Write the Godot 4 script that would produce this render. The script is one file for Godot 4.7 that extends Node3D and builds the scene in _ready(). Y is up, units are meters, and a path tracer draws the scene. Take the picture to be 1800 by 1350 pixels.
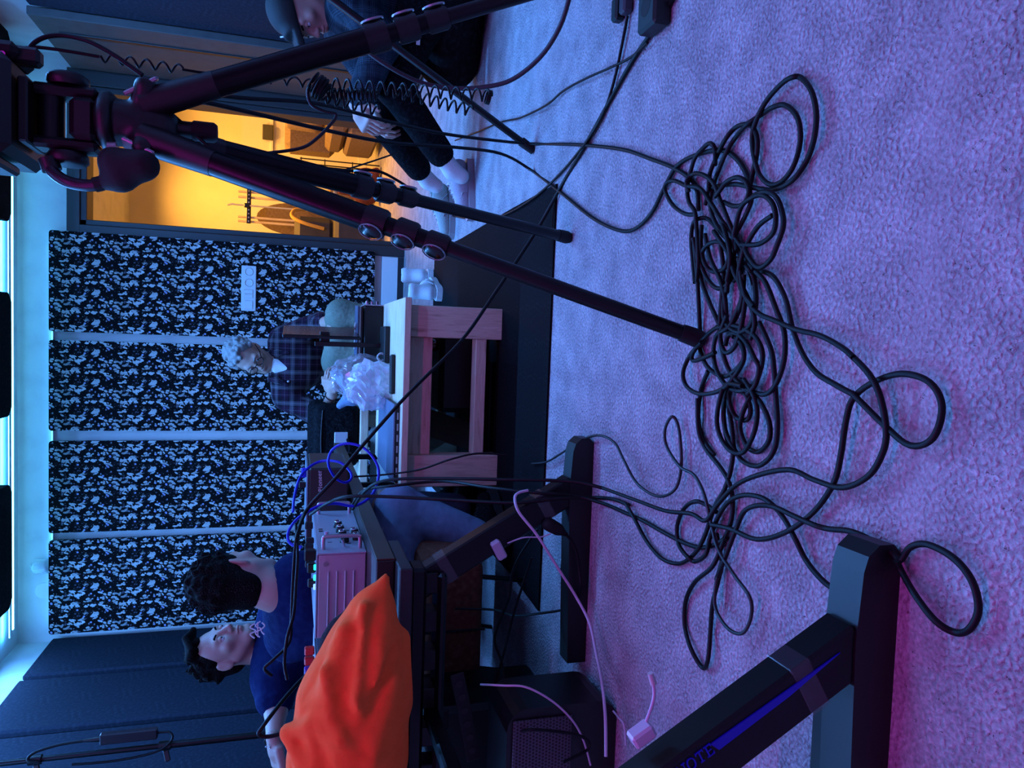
extends Node3D
# A small studio seen by a phone held on its side: the world's "down" points to the right of the picture.

const FOCAL := 1300.0
var eye := Vector3(0, 0.74, 0)
var fw: Vector3
var ix: Vector3
var iu: Vector3
var M := {}
var used := {}

func set_lens() -> void:
	var p := deg_to_rad(16.45)
	var yw := deg_to_rad(3.3)
	var r := deg_to_rad(1.07)
	fw = Vector3(-sin(yw) * cos(p), -sin(p), -cos(yw) * cos(p))
	var rt := Vector3(cos(yw), 0, -sin(yw))
	var dn := -rt.cross(fw)
	ix = dn * cos(r) + rt * sin(r)
	iu = -dn * sin(r) + rt * cos(r)

func sight(px: float, py: float) -> Vector3:
	return fw + ix * ((px - 900.0) / FOCAL) + iu * ((675.0 - py) / FOCAL)
# a point of the photograph on the level h above the floor, or on the plane z
func on_floor(px: float, py: float, h := 0.0) -> Vector3:
	var d := sight(px, py)
	return eye + d * ((h - eye.y) / d.y)
func on_z(px: float, py: float, z: float) -> Vector3:
	var d := sight(px, py)
	return eye + d * (z / d.z)

# ---------------------------------------------------------------- mesh collector
class Shape:
	var v := PackedVector3Array()
	var n := PackedVector3Array()
	var uv := PackedVector2Array()
	var id := PackedInt32Array()
	var t := Transform3D.IDENTITY

	func vert(p: Vector3, nn: Vector3, u := Vector2.ZERO) -> int:
		v.append(t * p)
		n.append((t.basis * nn).normalized())
		uv.append(u)
		return v.size() - 1

	func tri_i(a: int, b: int, c: int) -> void:   # wound so that it faces its normals
		var g := (v[c] - v[a]).cross(v[b] - v[a])
		if g.dot(n[a] + n[b] + n[c]) >= 0.0:
			id.append_array([a, b, c])
		else:
			id.append_array([a, c, b])

	func poly(pts: Array, inside: Vector3) -> void:
		var g: Vector3 = (pts[2] - pts[0]).cross(pts[1] - pts[0])
		if g.length_squared() < 1e-16 and pts.size() > 3:
			g = (pts[3] - pts[0]).cross(pts[2] - pts[0])
		var mid := Vector3.ZERO
		for p in pts: mid += p
		mid /= pts.size()
		if g.dot(mid - inside) < 0: g = -g
		g = g.normalized()
		var a := PackedInt32Array()
		for p in pts: a.append(vert(p, g))
		for k in range(1, pts.size() - 1): tri_i(a[0], a[k], a[k + 1])

	func box(c: Vector3, s: Vector3, b := 0.0, B := Basis.IDENTITY) -> Shape:
		var h := s * 0.5
		b = minf(b, minf(h.x, minf(h.y, h.z)) * 0.9)
		var P := func(x, y, z): return c + B * Vector3(x, y, z)
		for s1 in [-1.0, 1.0]:
			poly([P.call(s1 * h.x, -h.y + b, -h.z + b), P.call(s1 * h.x, h.y - b, -h.z + b), P.call(s1 * h.x, h.y - b, h.z - b), P.call(s1 * h.x, -h.y + b, h.z - b)], c)
			poly([P.call(-h.x + b, s1 * h.y, -h.z + b), P.call(h.x - b, s1 * h.y, -h.z + b), P.call(h.x - b, s1 * h.y, h.z - b), P.call(-h.x + b, s1 * h.y, h.z - b)], c)
			poly([P.call(-h.x + b, -h.y + b, s1 * h.z), P.call(h.x - b, -h.y + b, s1 * h.z), P.call(h.x - b, h.y - b, s1 * h.z), P.call(-h.x + b, h.y - b, s1 * h.z)], c)
			if b > 0:
				for s2 in [-1.0, 1.0]:
					poly([P.call(s1 * h.x, s2 * (h.y - b), -h.z + b), P.call(s1 * h.x, s2 * (h.y - b), h.z - b), P.call(s1 * (h.x - b), s2 * h.y, h.z - b), P.call(s1 * (h.x - b), s2 * h.y, -h.z + b)], c)
					poly([P.call(s1 * h.x, -h.y + b, s2 * (h.z - b)), P.call(s1 * h.x, h.y - b, s2 * (h.z - b)), P.call(s1 * (h.x - b), h.y - b, s2 * h.z), P.call(s1 * (h.x - b), -h.y + b, s2 * h.z)], c)
					poly([P.call(-h.x + b, s1 * h.y, s2 * (h.z - b)), P.call(h.x - b, s1 * h.y, s2 * (h.z - b)), P.call(h.x - b, s1 * (h.y - b), s2 * h.z), P.call(-h.x + b, s1 * (h.y - b), s2 * h.z)], c)
					for s3 in [-1.0, 1.0]:
						poly([P.call(s1 * h.x, s2 * (h.y - b), s3 * (h.z - b)), P.call(s1 * (h.x - b), s2 * h.y, s3 * (h.z - b)), P.call(s1 * (h.x - b), s2 * (h.y - b), s3 * h.z)], c)
		return self

	func span(a: Vector3, b: Vector3, bev := 0.0) -> Shape:
		return box((a + b) * 0.5, (b - a).abs(), bev)

	func bar(a: Vector3, b: Vector3, w: float, h: float, up := Vector3.UP, bev := 0.003) -> Shape:   # box from a to b
		var x := (b - a).normalized()
		var z := x.cross(up).normalized()
		var y := z.cross(x)
		return box((a + b) * 0.5, Vector3(a.distance_to(b), h, w), bev, Basis(x, y, z))

	func tube(pts: Array, r, sides := 8, caps := true) -> Shape:
		var m := pts.size()
		var rr := []
		for k in m: rr.append(r[k] if r is Array else r)
		var d0: Vector3 = (pts[1] - pts[0]).normalized()
		var u := d0.cross(Vector3.UP if absf(d0.y) < 0.9 else Vector3.RIGHT).normalized()
		var rows := []
		for k in m:
			var d: Vector3 = (pts[mini(k + 1, m - 1)] - pts[maxi(k - 1, 0)])
			d = d.normalized() if d.length() > 1e-9 else d0
			u = (u - d * u.dot(d)).normalized()
			var w := d.cross(u)
			var row := PackedInt32Array()
			for s in sides + 1:
				var a := TAU * s / sides
				var q := u * cos(a) + w * sin(a)
				row.append(vert(pts[k] + q * rr[k], q, Vector2(float(s) / sides, float(k))))
			rows.append(row)
		for k in m - 1:
			for s in sides:
				tri_i(rows[k][s], rows[k + 1][s], rows[k + 1][s + 1])
				tri_i(rows[k][s], rows[k + 1][s + 1], rows[k][s + 1])
		if caps:
			for e in [0, m - 1]:
				var nn: Vector3 = (pts[0] - pts[1]) if e == 0 else (pts[m - 1] - pts[m - 2])
				nn = nn.normalized()
				var ring := PackedInt32Array()
				for s in sides: ring.append(vert(t.affine_inverse() * v[rows[e][s]], nn))
				for s in range(1, sides - 1): tri_i(ring[0], ring[s], ring[s + 1])
		return self

	func rod(a: Vector3, b: Vector3, r: float, r2 := -1.0, sides := 14) -> Shape:
		return tube([a, b], [r, r if r2 < 0 else r2], sides)

	func lathe(prof: Array, segs := 24, at := Transform3D.IDENTITY) -> Shape:   # prof: Vector2(radius, height)
		var rows := []
		for k in prof.size():
			var p0: Vector2 = prof[maxi(k - 1, 0)]
			var p1: Vector2 = prof[mini(k + 1, prof.size() - 1)]
			var d := (p1 - p0).normalized()
			var row := PackedInt32Array()
			for s in segs + 1:
				var a := TAU * s / segs
				var q := Vector3(cos(a) * d.y, -d.x, sin(a) * d.y)
				row.append(vert(at * Vector3(cos(a) * prof[k].x, prof[k].y, sin(a) * prof[k].x), at.basis * q, Vector2(float(s) / segs, prof[k].y)))
			rows.append(row)
		for k in prof.size() - 1:
			for s in segs:
				tri_i(rows[k][s], rows[k + 1][s], rows[k + 1][s + 1])
				tri_i(rows[k][s], rows[k + 1][s + 1], rows[k][s + 1])
		return self

	func ball(c: Vector3, r: Vector3, B := Basis.IDENTITY, seg := 16) -> Shape:
		var prof := []
		for k in seg / 2 + 1:
			var a := PI * k / (seg / 2) - PI / 2
			prof.append(Vector2(maxf(cos(a), 1e-4), sin(a)))
		return lathe(prof, seg, Transform3D(B * Basis.from_scale(r), c))

	func prism(pts: PackedVector2Array, depth: float, at: Transform3D) -> Shape:   # outline in x, y of "at", from z 0 to depth
		var tri := Geometry2D.triangulate_polygon(pts)
		for side in [0, 1]:
			var base := v.size()
			for p in pts: vert(at * Vector3(p.x, p.y, depth * side), at.basis.z * (1.0 if side == 1 else -1.0))
			for k in range(0, tri.size(), 3): tri_i(base + tri[k], base + tri[k + 1], base + tri[k + 2])
		var mid := Vector2.ZERO
		for p in pts: mid += p / pts.size()
		var cw := Geometry2D.is_polygon_clockwise(pts)
		for k in pts.size():
			var a := pts[k]
			var b := pts[(k + 1) % pts.size()]
			var o := (b - a).orthogonal().normalized() * (1.0 if not cw else -1.0)
			o = -o if Geometry2D.is_point_in_polygon((a + b) * 0.5 + o * 1e-4, pts) else o
			var nn := at.basis * Vector3(o.x, o.y, 0)
			var q := [vert(at * Vector3(a.x, a.y, 0), nn), vert(at * Vector3(b.x, b.y, 0), nn), vert(at * Vector3(b.x, b.y, depth), nn), vert(at * Vector3(a.x, a.y, depth), nn)]
			tri_i(q[0], q[1], q[2])
			tri_i(q[0], q[2], q[3])
		return self

	func sheet(grid: Array) -> Shape:   # rows of points, smooth
		var base := v.size()
		var h := grid.size()
		var w: int = grid[0].size()
		for y in h:
			for x in w:
				var du: Vector3 = grid[y][mini(x + 1, w - 1)] - grid[y][maxi(x - 1, 0)]
				var dv: Vector3 = grid[mini(y + 1, h - 1)][x] - grid[maxi(y - 1, 0)][x]
				var nn := du.cross(dv)
				vert(grid[y][x], nn.normalized() if nn.length() > 1e-12 else Vector3.UP, Vector2(float(x) / (w - 1), float(y) / (h - 1)))
		for y in h - 1:
			for x in w - 1:
				var a := base + y * w + x
				id.append_array([a, a + w + 1, a + 1, a, a + w, a + w + 1])
		return self

	func done() -> ArrayMesh:
		var a := []
		a.resize(Mesh.ARRAY_MAX)
		a[Mesh.ARRAY_VERTEX] = v
		a[Mesh.ARRAY_NORMAL] = n
		a[Mesh.ARRAY_TEX_UV] = uv
		a[Mesh.ARRAY_INDEX] = id
		var m := ArrayMesh.new()
		m.add_surface_from_arrays(Mesh.PRIMITIVE_TRIANGLES, a)
		return m

	# distance field of tapered capsules, ellipsoids and rounded boxes joined smoothly, meshed as surface nets
	# prims: ["c", a, b, ra, rb, k] / ["e", centre, radii, basis, k] / ["b", centre, half, basis, round, k]; "-" in front of the kind cuts
	func flesh(prims: Array, cell: float) -> Shape:
		var lo := Vector3.INF
		var hi := -Vector3.INF
		var boxes := []
		for p in prims:
			var l: Vector3
			var h: Vector3
			var kind: String = p[0]
			if kind.ends_with("c"):
				var r := maxf(p[3], p[4])
				l = p[1].min(p[2]) - Vector3.ONE * r
				h = p[1].max(p[2]) + Vector3.ONE * r
			else:
				var e: Vector3 = p[2]
				var B: Basis = p[3]
				var ext := (B.x * e.x).abs() + (B.y * e.y).abs() + (B.z * e.z).abs()
				if kind.ends_with("b"): ext += Vector3.ONE * p[4]
				l = p[1] - ext
				h = p[1] + ext
			boxes.append([l, h])
			if not kind.begins_with("-"):
				lo = lo.min(l)
				hi = hi.max(h)
		lo -= Vector3.ONE * cell * 3
		hi += Vector3.ONE * cell * 3
		var nx := int((hi.x - lo.x) / cell) + 1
		var ny := int((hi.y - lo.y) / cell) + 1
		var nz := int((hi.z - lo.z) / cell) + 1
		var f := PackedFloat32Array()
		f.resize(nx * ny * nz)
		f.fill(1.0)
		for q in prims.size():
			var p: Array = prims[q]
			var kind: String = p[0]
			var cut := kind.begins_with("-")
			var k: float = maxf(p[p.size() - 1], 1e-4)
			var mg := k + cell * 2.0
			var l: Vector3 = (boxes[q][0] - lo - Vector3.ONE * mg) / cell
			var h: Vector3 = (boxes[q][1] - lo + Vector3.ONE * mg) / cell
			var x0 := clampi(int(l.x), 0, nx - 1)
			var x1 := clampi(int(h.x) + 1, 0, nx - 1)
			var y0 := clampi(int(l.y), 0, ny - 1)
			var y1 := clampi(int(h.y) + 1, 0, ny - 1)
			var z0 := clampi(int(l.z), 0, nz - 1)
			var z1 := clampi(int(h.z) + 1, 0, nz - 1)
			var cap := kind.ends_with("c")
			var ell := kind.ends_with("e")
			var A: Vector3 = p[1]
			var ab := Vector3.ZERO
			var inv := 0.0
			var ra := 0.0
			var dr := 0.0
			var R := Vector3.ONE
			var iB := Basis.IDENTITY
			var rnd := 0.0
			if cap:
				ab = p[2] - p[1]
				inv = 1.0 / maxf(ab.length_squared(), 1e-9)
				ra = p[3]
				dr = p[4] - p[3]
			else:
				R = p[2]
				iB = p[3].transposed()
				if not ell: rnd = p[4]
			for z in range(z0, z1 + 1):
				for y in range(y0, y1 + 1):
					var at := (z * ny + y) * nx
					for x in range(x0, x1 + 1):
						var d: float
						var w := lo + Vector3(x, y, z) * cell - A
						if cap:
							var s := clampf(w.dot(ab) * inv, 0.0, 1.0)
							d = (w - ab * s).length() - ra - dr * s
						elif ell:
							w = iB * w
							var a := w / R
							var k0 := a.length()
							var k1 := (a / R).length()
							d = k0 * (k0 - 1.0) / maxf(k1, 1e-6) if k0 > 1e-5 else -R.x
						else:
							w = (iB * w).abs() - R
							d = w.max(Vector3.ZERO).length() + minf(maxf(w.x, maxf(w.y, w.z)), 0.0) - rnd
						var o := f[at + x]
						if cut:
							d = -d
							var hh := maxf(k - absf(o - d), 0.0)
							f[at + x] = maxf(o, d) + hh * hh * 0.25 / k
						else:
							var hh := maxf(k - absf(o - d), 0.0)
							f[at + x] = minf(o, d) - hh * hh * 0.25 / k
		return _net(f, nx, ny, nz, lo, cell)

	func _net(f: PackedFloat32Array, nx: int, ny: int, nz: int, lo: Vector3, cell: float) -> Shape:
		var where := PackedInt32Array()
		where.resize(nx * ny * nz)
		where.fill(-1)
		var sy := nx
		var sz := nx * ny
		var first := v.size()
		var acc := PackedVector3Array()
		var pos := PackedVector3Array()
		for z in nz - 1:
			for y in ny - 1:
				var i := z * sz + y * sy
				for x in nx - 1:
					var a := f[i]
					var neg := int(a < 0) + int(f[i + 1] < 0) + int(f[i + sy] < 0) + int(f[i + sy + 1] < 0) + int(f[i + sz] < 0) + int(f[i + sz + 1] < 0) + int(f[i + sz + sy] < 0) + int(f[i + sz + sy + 1] < 0)
					if neg > 0 and neg < 8:
						var c := [a, f[i + 1], f[i + sy], f[i + sy + 1], f[i + sz], f[i + sz + 1], f[i + sz + sy], f[i + sz + sy + 1]]
						var s := Vector3.ZERO
						var m := 0
						for e in [[0, 1, 0], [2, 3, 0], [4, 5, 0], [6, 7, 0], [0, 2, 1], [1, 3, 1], [4, 6, 1], [5, 7, 1], [0, 4, 2], [1, 5, 2], [2, 6, 2], [3, 7, 2]]:
							var p: float = c[e[0]]
							var q: float = c[e[1]]
							if (p < 0) != (q < 0):
								var w := Vector3(e[0] & 1, (e[0] >> 1) & 1, e[0] >> 2)
								w[e[2]] = p / (p - q)
								s += w
								m += 1
						where[i] = pos.size()
						pos.append(lo + (Vector3(x, y, z) + s / m) * cell)
						acc.append(Vector3.ZERO)
					i += 1
		var quads := PackedInt32Array()
		for z in range(1, nz - 1):
			for y in range(1, ny - 1):
				var i := z * sz + y * sy + 1
				for x in range(1, nx - 1):
					if where[i] >= 0:
						var a := f[i] < 0
						if a != (f[i + 1] < 0): quads.append_array([where[i - sy - sz], where[i - sz], where[i], where[i - sy], int(a)])
						if a != (f[i + sy] < 0): quads.append_array([where[i - sz - 1], where[i - 1], where[i], where[i - sz], int(a)])
						if a != (f[i + sz] < 0): quads.append_array([where[i - 1 - sy], where[i - sy], where[i], where[i - 1], int(a)])
					i += 1
		for q in range(0, quads.size(), 5):
			var a := quads[q]
			var b := quads[q + 1]
			var c := quads[q + 2]
			var d := quads[q + 3]
			if a < 0 or b < 0 or c < 0 or d < 0: continue
			if quads[q + 4] == 0:
				var s := b
				b = d
				d = s
			var g := (pos[c] - pos[a]).cross(pos[d] - pos[b])
			acc[a] += g
			acc[b] += g
			acc[c] += g
			acc[d] += g
			id.append_array([first + a, first + d, first + c, first + a, first + c, first + b])
		for k in pos.size():
			v.append(t * pos[k])
			n.append((t.basis * acc[k]).normalized() if acc[k].length_squared() > 0 else Vector3.UP)
			uv.append(Vector2.ZERO)
		return self

# ---------------------------------------------------------------- scene bookkeeping
func numbered(called: String) -> String:
	var k: int = used.get(called, 0)
	used[called] = k + 1
	return called if k == 0 else "%s_%03d" % [called, k]

func thing(called: String, label: String, category: String, at := Vector3.ZERO, group := "") -> Node3D:
	var o := Node3D.new()
	o.name = numbered(called)
	add_child(o)
	o.position = at
	o.set_meta("label", label)
	o.set_meta("category", category)
	if group: o.set_meta("group", group)
	return o

# a part: its shape is given in the room's metres, its node stands at its parent's base
func part(parent: Node3D, called: String, s: Shape, m: Material, label := "") -> MeshInstance3D:
	var o := MeshInstance3D.new()
	o.name = called
	o.mesh = s.done()
	o.material_override = m
	o.cast_shadow = GeometryInstance3D.SHADOW_CASTING_SETTING_ON
	parent.add_child(o, true)
	var up := parent
	var off := Vector3.ZERO
	while up != self:
		off += up.position
		up = up.get_parent()
	o.position = -off
	if label: o.set_meta("label", label)
	return o

func part_under(p: MeshInstance3D, called: String, s: Shape, m: Material, label := "") -> MeshInstance3D:
	var o := part(p, called, s, m, label)
	o.position = Vector3.ZERO
	return o

func lone(called: String, label: String, category: String, s: Shape, m: Material, group := "") -> MeshInstance3D:
	var o := MeshInstance3D.new()
	o.name = numbered(called)
	o.mesh = s.done()
	o.material_override = m
	add_child(o)
	o.set_meta("label", label)
	o.set_meta("category", category)
	if group: o.set_meta("group", group)
	return o

func structure(called: String, s: Shape, m: Material) -> MeshInstance3D:
	var o := MeshInstance3D.new()
	o.name = called
	o.mesh = s.done()
	o.material_override = m
	add_child(o)
	o.set_meta("kind", "structure")
	return o

func spline(p: Array, steps := 6) -> Array:
	var out := []
	for k in p.size() - 1:
		var a: Vector3 = p[maxi(k - 1, 0)]
		var b: Vector3 = p[k]
		var c: Vector3 = p[k + 1]
		var d: Vector3 = p[mini(k + 2, p.size() - 1)]
		for s in steps: out.append(b.cubic_interpolate(c, a, d, float(s) / steps))
	out.append(p[p.size() - 1])
	return out

func frame(forward: Vector3, up: Vector3) -> Basis:   # z forward, y up
	var z := forward.normalized()
	var x := up.cross(z).normalized()
	return Basis(x, z.cross(x), z)

# ---------------------------------------------------------------- materials
func mat(c: Color, rough := 0.7, metal := 0.0, spec := 0.5) -> StandardMaterial3D:
	var m := StandardMaterial3D.new()
	m.albedo_color = c
	m.roughness = rough
	m.metallic = metal
	m.metallic_specular = spec
	return m

func glow(c: Color, e: float) -> StandardMaterial3D:
	var m := mat(c, 0.5)
	m.emission_enabled = true
	m.emission = c
	m.emission_energy_multiplier = e
	return m

func tri(m: StandardMaterial3D, scale: Vector3, in_world := false) -> StandardMaterial3D:
	m.uv1_triplanar = true
	m.uv1_world_triplanar = in_world
	m.uv1_scale = scale
	m.uv1_triplanar_sharpness = 4.0
	return m

func noise(sd: int, freq: float, octaves := 4, kind := FastNoiseLite.TYPE_SIMPLEX_SMOOTH) -> FastNoiseLite:
	var f := FastNoiseLite.new()
	f.seed = sd
	f.frequency = freq
	f.noise_type = kind
	f.fractal_octaves = octaves
	return f

func grain(w: int, h: int, sd: int, fx: float, fy: float, ramp: Array, fine := 0.0, oct := 4) -> ImageTexture:   # tileable streaks or mottling between colours
	var f := noise(sd, 1.0, oct)
	var im := Image.create(w, h, false, Image.FORMAT_RGB8)
	var rng := RandomNumberGenerator.new()
	rng.seed = sd
	for y in h:
		for x in w:
			var u := float(x) / w
			var q := float(y) / h
			var a := f.get_noise_2d(u * fx, q * fy)
			var b := f.get_noise_2d((u - 1) * fx, q * fy)
			var c := f.get_noise_2d(u * fx, (q - 1) * fy)
			var d := f.get_noise_2d((u - 1) * fx, (q - 1) * fy)
			var s := clampf(0.5 + 0.9 * lerpf(lerpf(a, b, u), lerpf(c, d, u), q) + fine * (rng.randf() - 0.5), 0, 0.9999) * (ramp.size() - 1)
			im.set_pixel(x, y, ramp[int(s)].lerp(ramp[int(s) + 1], s - int(s)))
	return ImageTexture.create_from_image(im)

func bumps(w: int, sd: int, freq: float, strength: float, kind := FastNoiseLite.TYPE_SIMPLEX_SMOOTH) -> ImageTexture:
	var im := noise(sd, freq, 3, kind).get_seamless_image(w, w)
	im.convert(Image.FORMAT_RGBA8)
	im.bump_map_to_normal_map(strength)
	return ImageTexture.create_from_image(im)

func cloth(c: Color, sd := 1, amount := 0.12, scale := 6.0) -> StandardMaterial3D:
	var m := mat(Color.WHITE, 0.95, 0, 0.2)
	m.albedo_texture = grain(128, 128, sd, 9, 9, [c.darkened(amount), c, c.lightened(amount * 0.6)], 0.25)
	return tri(m, Vector3.ONE * scale)

# ---------------------------------------------------------------- start
func _ready() -> void:
	set_lens()
	set_camera()
	set_air()
	set_lights()
	make_materials()
	build_room()
	build_wall_panels()
	build_other_room()
	build_table()
	build_table_things()
	build_stand()
	build_mixer()
	build_hat()
	build_stand_things()
	build_tripod()
	build_right_stand()
	build_people()
	build_floor_things()
	build_cables()

func set_camera() -> void:
	var c := Camera3D.new()
	c.name = "camera"
	c.fov = rad_to_deg(2.0 * atan(675.0 / FOCAL))
	c.near = 0.05
	c.transform = Transform3D(Basis(ix, iu, -fw), eye)
	add_child(c)

func set_air() -> void:
	var e := Environment.new()
	e.background_mode = Environment.BG_COLOR
	e.background_color = Color(0, 0, 0)
	e.tonemap_mode = Environment.TONE_MAPPER_LINEAR
	e.tonemap_exposure = 1.0
	e.sdfgi_enabled = true
	e.ssao_enabled = true
	e.ssil_enabled = true
	var w := WorldEnvironment.new()
	w.name = "environment"
	w.environment = e
	add_child(w)

const CYAN := Color(0.22, 0.62, 1.0)
const BLUE := Color(0.33, 0.61, 1.0)
const CYAN_TUBE := Color(0.42, 0.88, 1.0)
const MAGENTA := Color(1.0, 0.16, 0.95)
const AMBER := Color(1.0, 0.69, 0.27)

func strip(a: Vector3, b: Vector3, facing: Vector3, width: float, light: Color, tube: Color, energy: float, shine: float, label: String) -> void:
	var o := thing("led_strip", label, "light strip", (a + b) * 0.5, "colour light strips round the studio ceiling")
	var s := Shape.new()
	s.bar(a, b, width, 0.006, facing, 0.001)
	part(o, "lit_strip", s, glow(tube, shine))
	var s2 := Shape.new()
	var back := facing.normalized() * 0.006
	s2.bar(a - back, b - back, width + 0.006, 0.006, facing, 0.001)
	part(o, "rail", s2, mat(Color(0.75, 0.75, 0.75), 0.6))
	var l := AreaLight3D.new()
	l.name = "strip_light"
	l.area_size = Vector2(a.distance_to(b), width)
	l.area_normalize_energy = true
	l.light_color = light
	l.light_energy = energy
	l.area_range = 12.0
	l.shadow_enabled = true
	o.add_child(l)
	var x := (b - a).normalized()
	var z := -facing.normalized()
	l.transform = Transform3D(Basis(x, z.cross(x), z), facing.normalized() * 0.008)

func set_lights() -> void:
	# the strips that run round the ceiling: cyan over the far end and the sides, magenta over the near end
	strip(Vector3(-1.9, 2.398, -5.22), Vector3(1.55, 2.398, -5.22), Vector3.DOWN, 0.02, CYAN, CYAN_TUBE, 0.12, 8.0, "bright cyan light strip on the ceiling along the far wall")
	strip(Vector3(-1.9, 2.372, -5.08), Vector3(1.55, 2.372, -5.08), Vector3.UP, 0.012, CYAN, CYAN_TUBE, 1.9, 8.0, "cyan light strip behind the black ceiling panels, shining upwards")
	strip(Vector3(-1.95, 2.212, -5.330), Vector3(0.60, 2.212, -5.330), Vector3.UP, 0.012, CYAN, CYAN_TUBE, 0.06, 3.0, "cyan light strip hidden behind the tops of the printed wall panels")
	strip(Vector3(-1.86, 2.398, -4.9), Vector3(-1.86, 2.398, -1.5), Vector3.DOWN, 0.02, BLUE, CYAN_TUBE, 8.6, 14.0, "cyan light strip on the ceiling along the wall with dark panels")
	strip(Vector3(1.5, 2.398, -4.9), Vector3(1.5, 2.398, -1.5), Vector3.DOWN, 0.02, BLUE, CYAN_TUBE, 8.6, 14.0, "cyan light strip on the ceiling above the open door")
	strip(Vector3(-1.7, 2.398, -3.6), Vector3(1.4, 2.398, -3.6), Vector3.DOWN, 0.02, BLUE, CYAN_TUBE, 17.0, 14.0, "added cyan light strip across the ceiling before the black panels")  # added out of view to brighten the floor and the far wall
	strip(Vector3(-1.8, 2.398, -1.45), Vector3(1.5, 2.398, -1.45), Vector3.DOWN, 0.02, Color(0.40, 0.52, 1.0), Color(0.7, 0.75, 1.0), 1.8, 10.0, "blue light strip across the ceiling over the cable tangle")
	strip(Vector3(-1.9, 2.398, -0.2), Vector3(0.9, 2.398, -0.2), Vector3.DOWN, 0.02, MAGENTA, Color(1.0, 0.5, 0.95), 1.85, 10.0, "magenta light strip across the ceiling above the camera")

func make_materials() -> void:
	var c := mat(Color.WHITE, 0.95, 0, 0.2)
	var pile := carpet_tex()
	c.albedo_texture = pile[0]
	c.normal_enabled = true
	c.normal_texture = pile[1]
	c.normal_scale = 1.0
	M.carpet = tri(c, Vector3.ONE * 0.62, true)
	M.plaster = mat(Color.WHITE, 0.9)
	M.plaster.albedo_texture = grain(128, 128, 3, 5, 5, [Color(0.70, 0.70, 0.71), Color(0.75, 0.75, 0.75), Color(0.77, 0.77, 0.77)], 0.1)
	tri(M.plaster, Vector3.ONE * 0.8, true)
	M.white_paint = mat(Color(0.78, 0.78, 0.78), 0.6)
	M.warm_wall = mat(Color.WHITE, 0.9)
	M.warm_wall.albedo_texture = grain(128, 128, 4, 4, 4, [Color(0.76, 0.74, 0.70), Color(0.80, 0.78, 0.74)], 0.05)
	tri(M.warm_wall, Vector3.ONE * 0.6, true)
	M.dark_panel = cloth(Color(0.12, 0.135, 0.175), 11, 0.10, 5)
	M.black_felt = cloth(Color(0.055, 0.055, 0.062), 12, 0.2, 4)
	M.rug = cloth(Color(0.055, 0.055, 0.065), 13, 0.12, 9)
	M.door_paint = mat(Color(0.13, 0.125, 0.13), 0.55)
	M.leaf = mat(Color.WHITE, 0.7)
	M.leaf.albedo_texture = grain(128, 128, 21, 6, 6, [Color(0.19, 0.18, 0.18), Color(0.22, 0.21, 0.205), Color(0.24, 0.225, 0.22)], 0.1)
	tri(M.leaf, Vector3.ONE * 1.5, true)
	M.wood = mat(Color.WHITE, 0.6)
	M.wood.albedo_texture = grain(256, 256, 31, 3, 26, [Color(0.58, 0.50, 0.40), Color(0.76, 0.69, 0.58), Color(0.83, 0.77, 0.66), Color(0.79, 0.72, 0.61), Color(0.87, 0.82, 0.72)], 0.06, 5)
	tri(M.wood, Vector3(1.6, 1.6, 1.6))
	M.wood_up = M.wood.duplicate()   # the grain runs up a leg
	M.wood_up.albedo_texture = grain(256, 256, 32, 26, 3, [Color(0.58, 0.50, 0.40), Color(0.76, 0.69, 0.58), Color(0.83, 0.77, 0.66), Color(0.79, 0.72, 0.61), Color(0.87, 0.82, 0.72)], 0.06, 5)
	M.black_plastic = mat(Color(0.022, 0.022, 0.025), 0.45)
	M.black_gloss = mat(Color(0.015, 0.015, 0.018), 0.18)
	M.black_metal = mat(Color(0.035, 0.035, 0.04), 0.4, 0.3)
	M.tripod = mat(Color(0.055, 0.05, 0.06), 0.28, 0.6)
	M.rubber = mat(Color(0.02, 0.02, 0.022), 0.8)
	M.cable = mat(Color(0.022, 0.02, 0.03), 0.55, 0, 0.35)
	M.cable_grey = mat(Color(0.06, 0.06, 0.07), 0.5)
	M.white_plastic = mat(Color(0.72, 0.72, 0.72), 0.4)
	M.silver = mat(Color(0.62, 0.62, 0.64), 0.35, 0.55)
	M.chrome = mat(Color(0.85, 0.85, 0.87), 0.15, 1.0)
	M.steel = mat(Color(0.70, 0.70, 0.72), 0.42, 0.25)
	M.blue_plastic = mat(Color(0.06, 0.05, 0.72), 0.45)
	M.skin = mat(Color(0.66, 0.53, 0.47), 0.55)
	M.skin.subsurf_scatter_enabled = true
	M.skin.subsurf_scatter_strength = 0.05
	M.denim = folds(cloth(Color(0.42, 0.48, 0.58), 41, 0.10, 3), 82, 0.35)
	M.navy = folds(cloth(Color(0.06, 0.11, 0.26), 42, 0.08, 4), 81, 0.6)
	M.black_cloth = folds(cloth(Color(0.045, 0.047, 0.06), 43, 0.2, 6), 84, 0.6)
	M.khaki = folds(cloth(Color(0.42, 0.44, 0.38), 44, 0.1, 6), 83, 0.5)
	M.white_cloth = cloth(Color(0.80, 0.80, 0.80), 45, 0.05, 8)
	M.plaid = folds(plaid(Color(0.09, 0.06, 0.10), Color(0.16, 0.09, 0.15), Color(0.85, 0.85, 0.87)), 86, 0.3)
	M.dark_plaid = folds(plaid(Color(0.10, 0.14, 0.18), Color(0.15, 0.20, 0.24), Color(0.34, 0.40, 0.44)), 85, 0.5)
	M.hair_dark = cloth(Color(0.030, 0.026, 0.024), 46, 0.4, 20)
	M.hair_grey = cloth(Color(0.50, 0.50, 0.49), 47, 0.3, 22)
	M.eye_white = mat(Color(0.8, 0.8, 0.8), 0.25)
	M.iris = mat(Color(0.05, 0.035, 0.025), 0.2)
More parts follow.
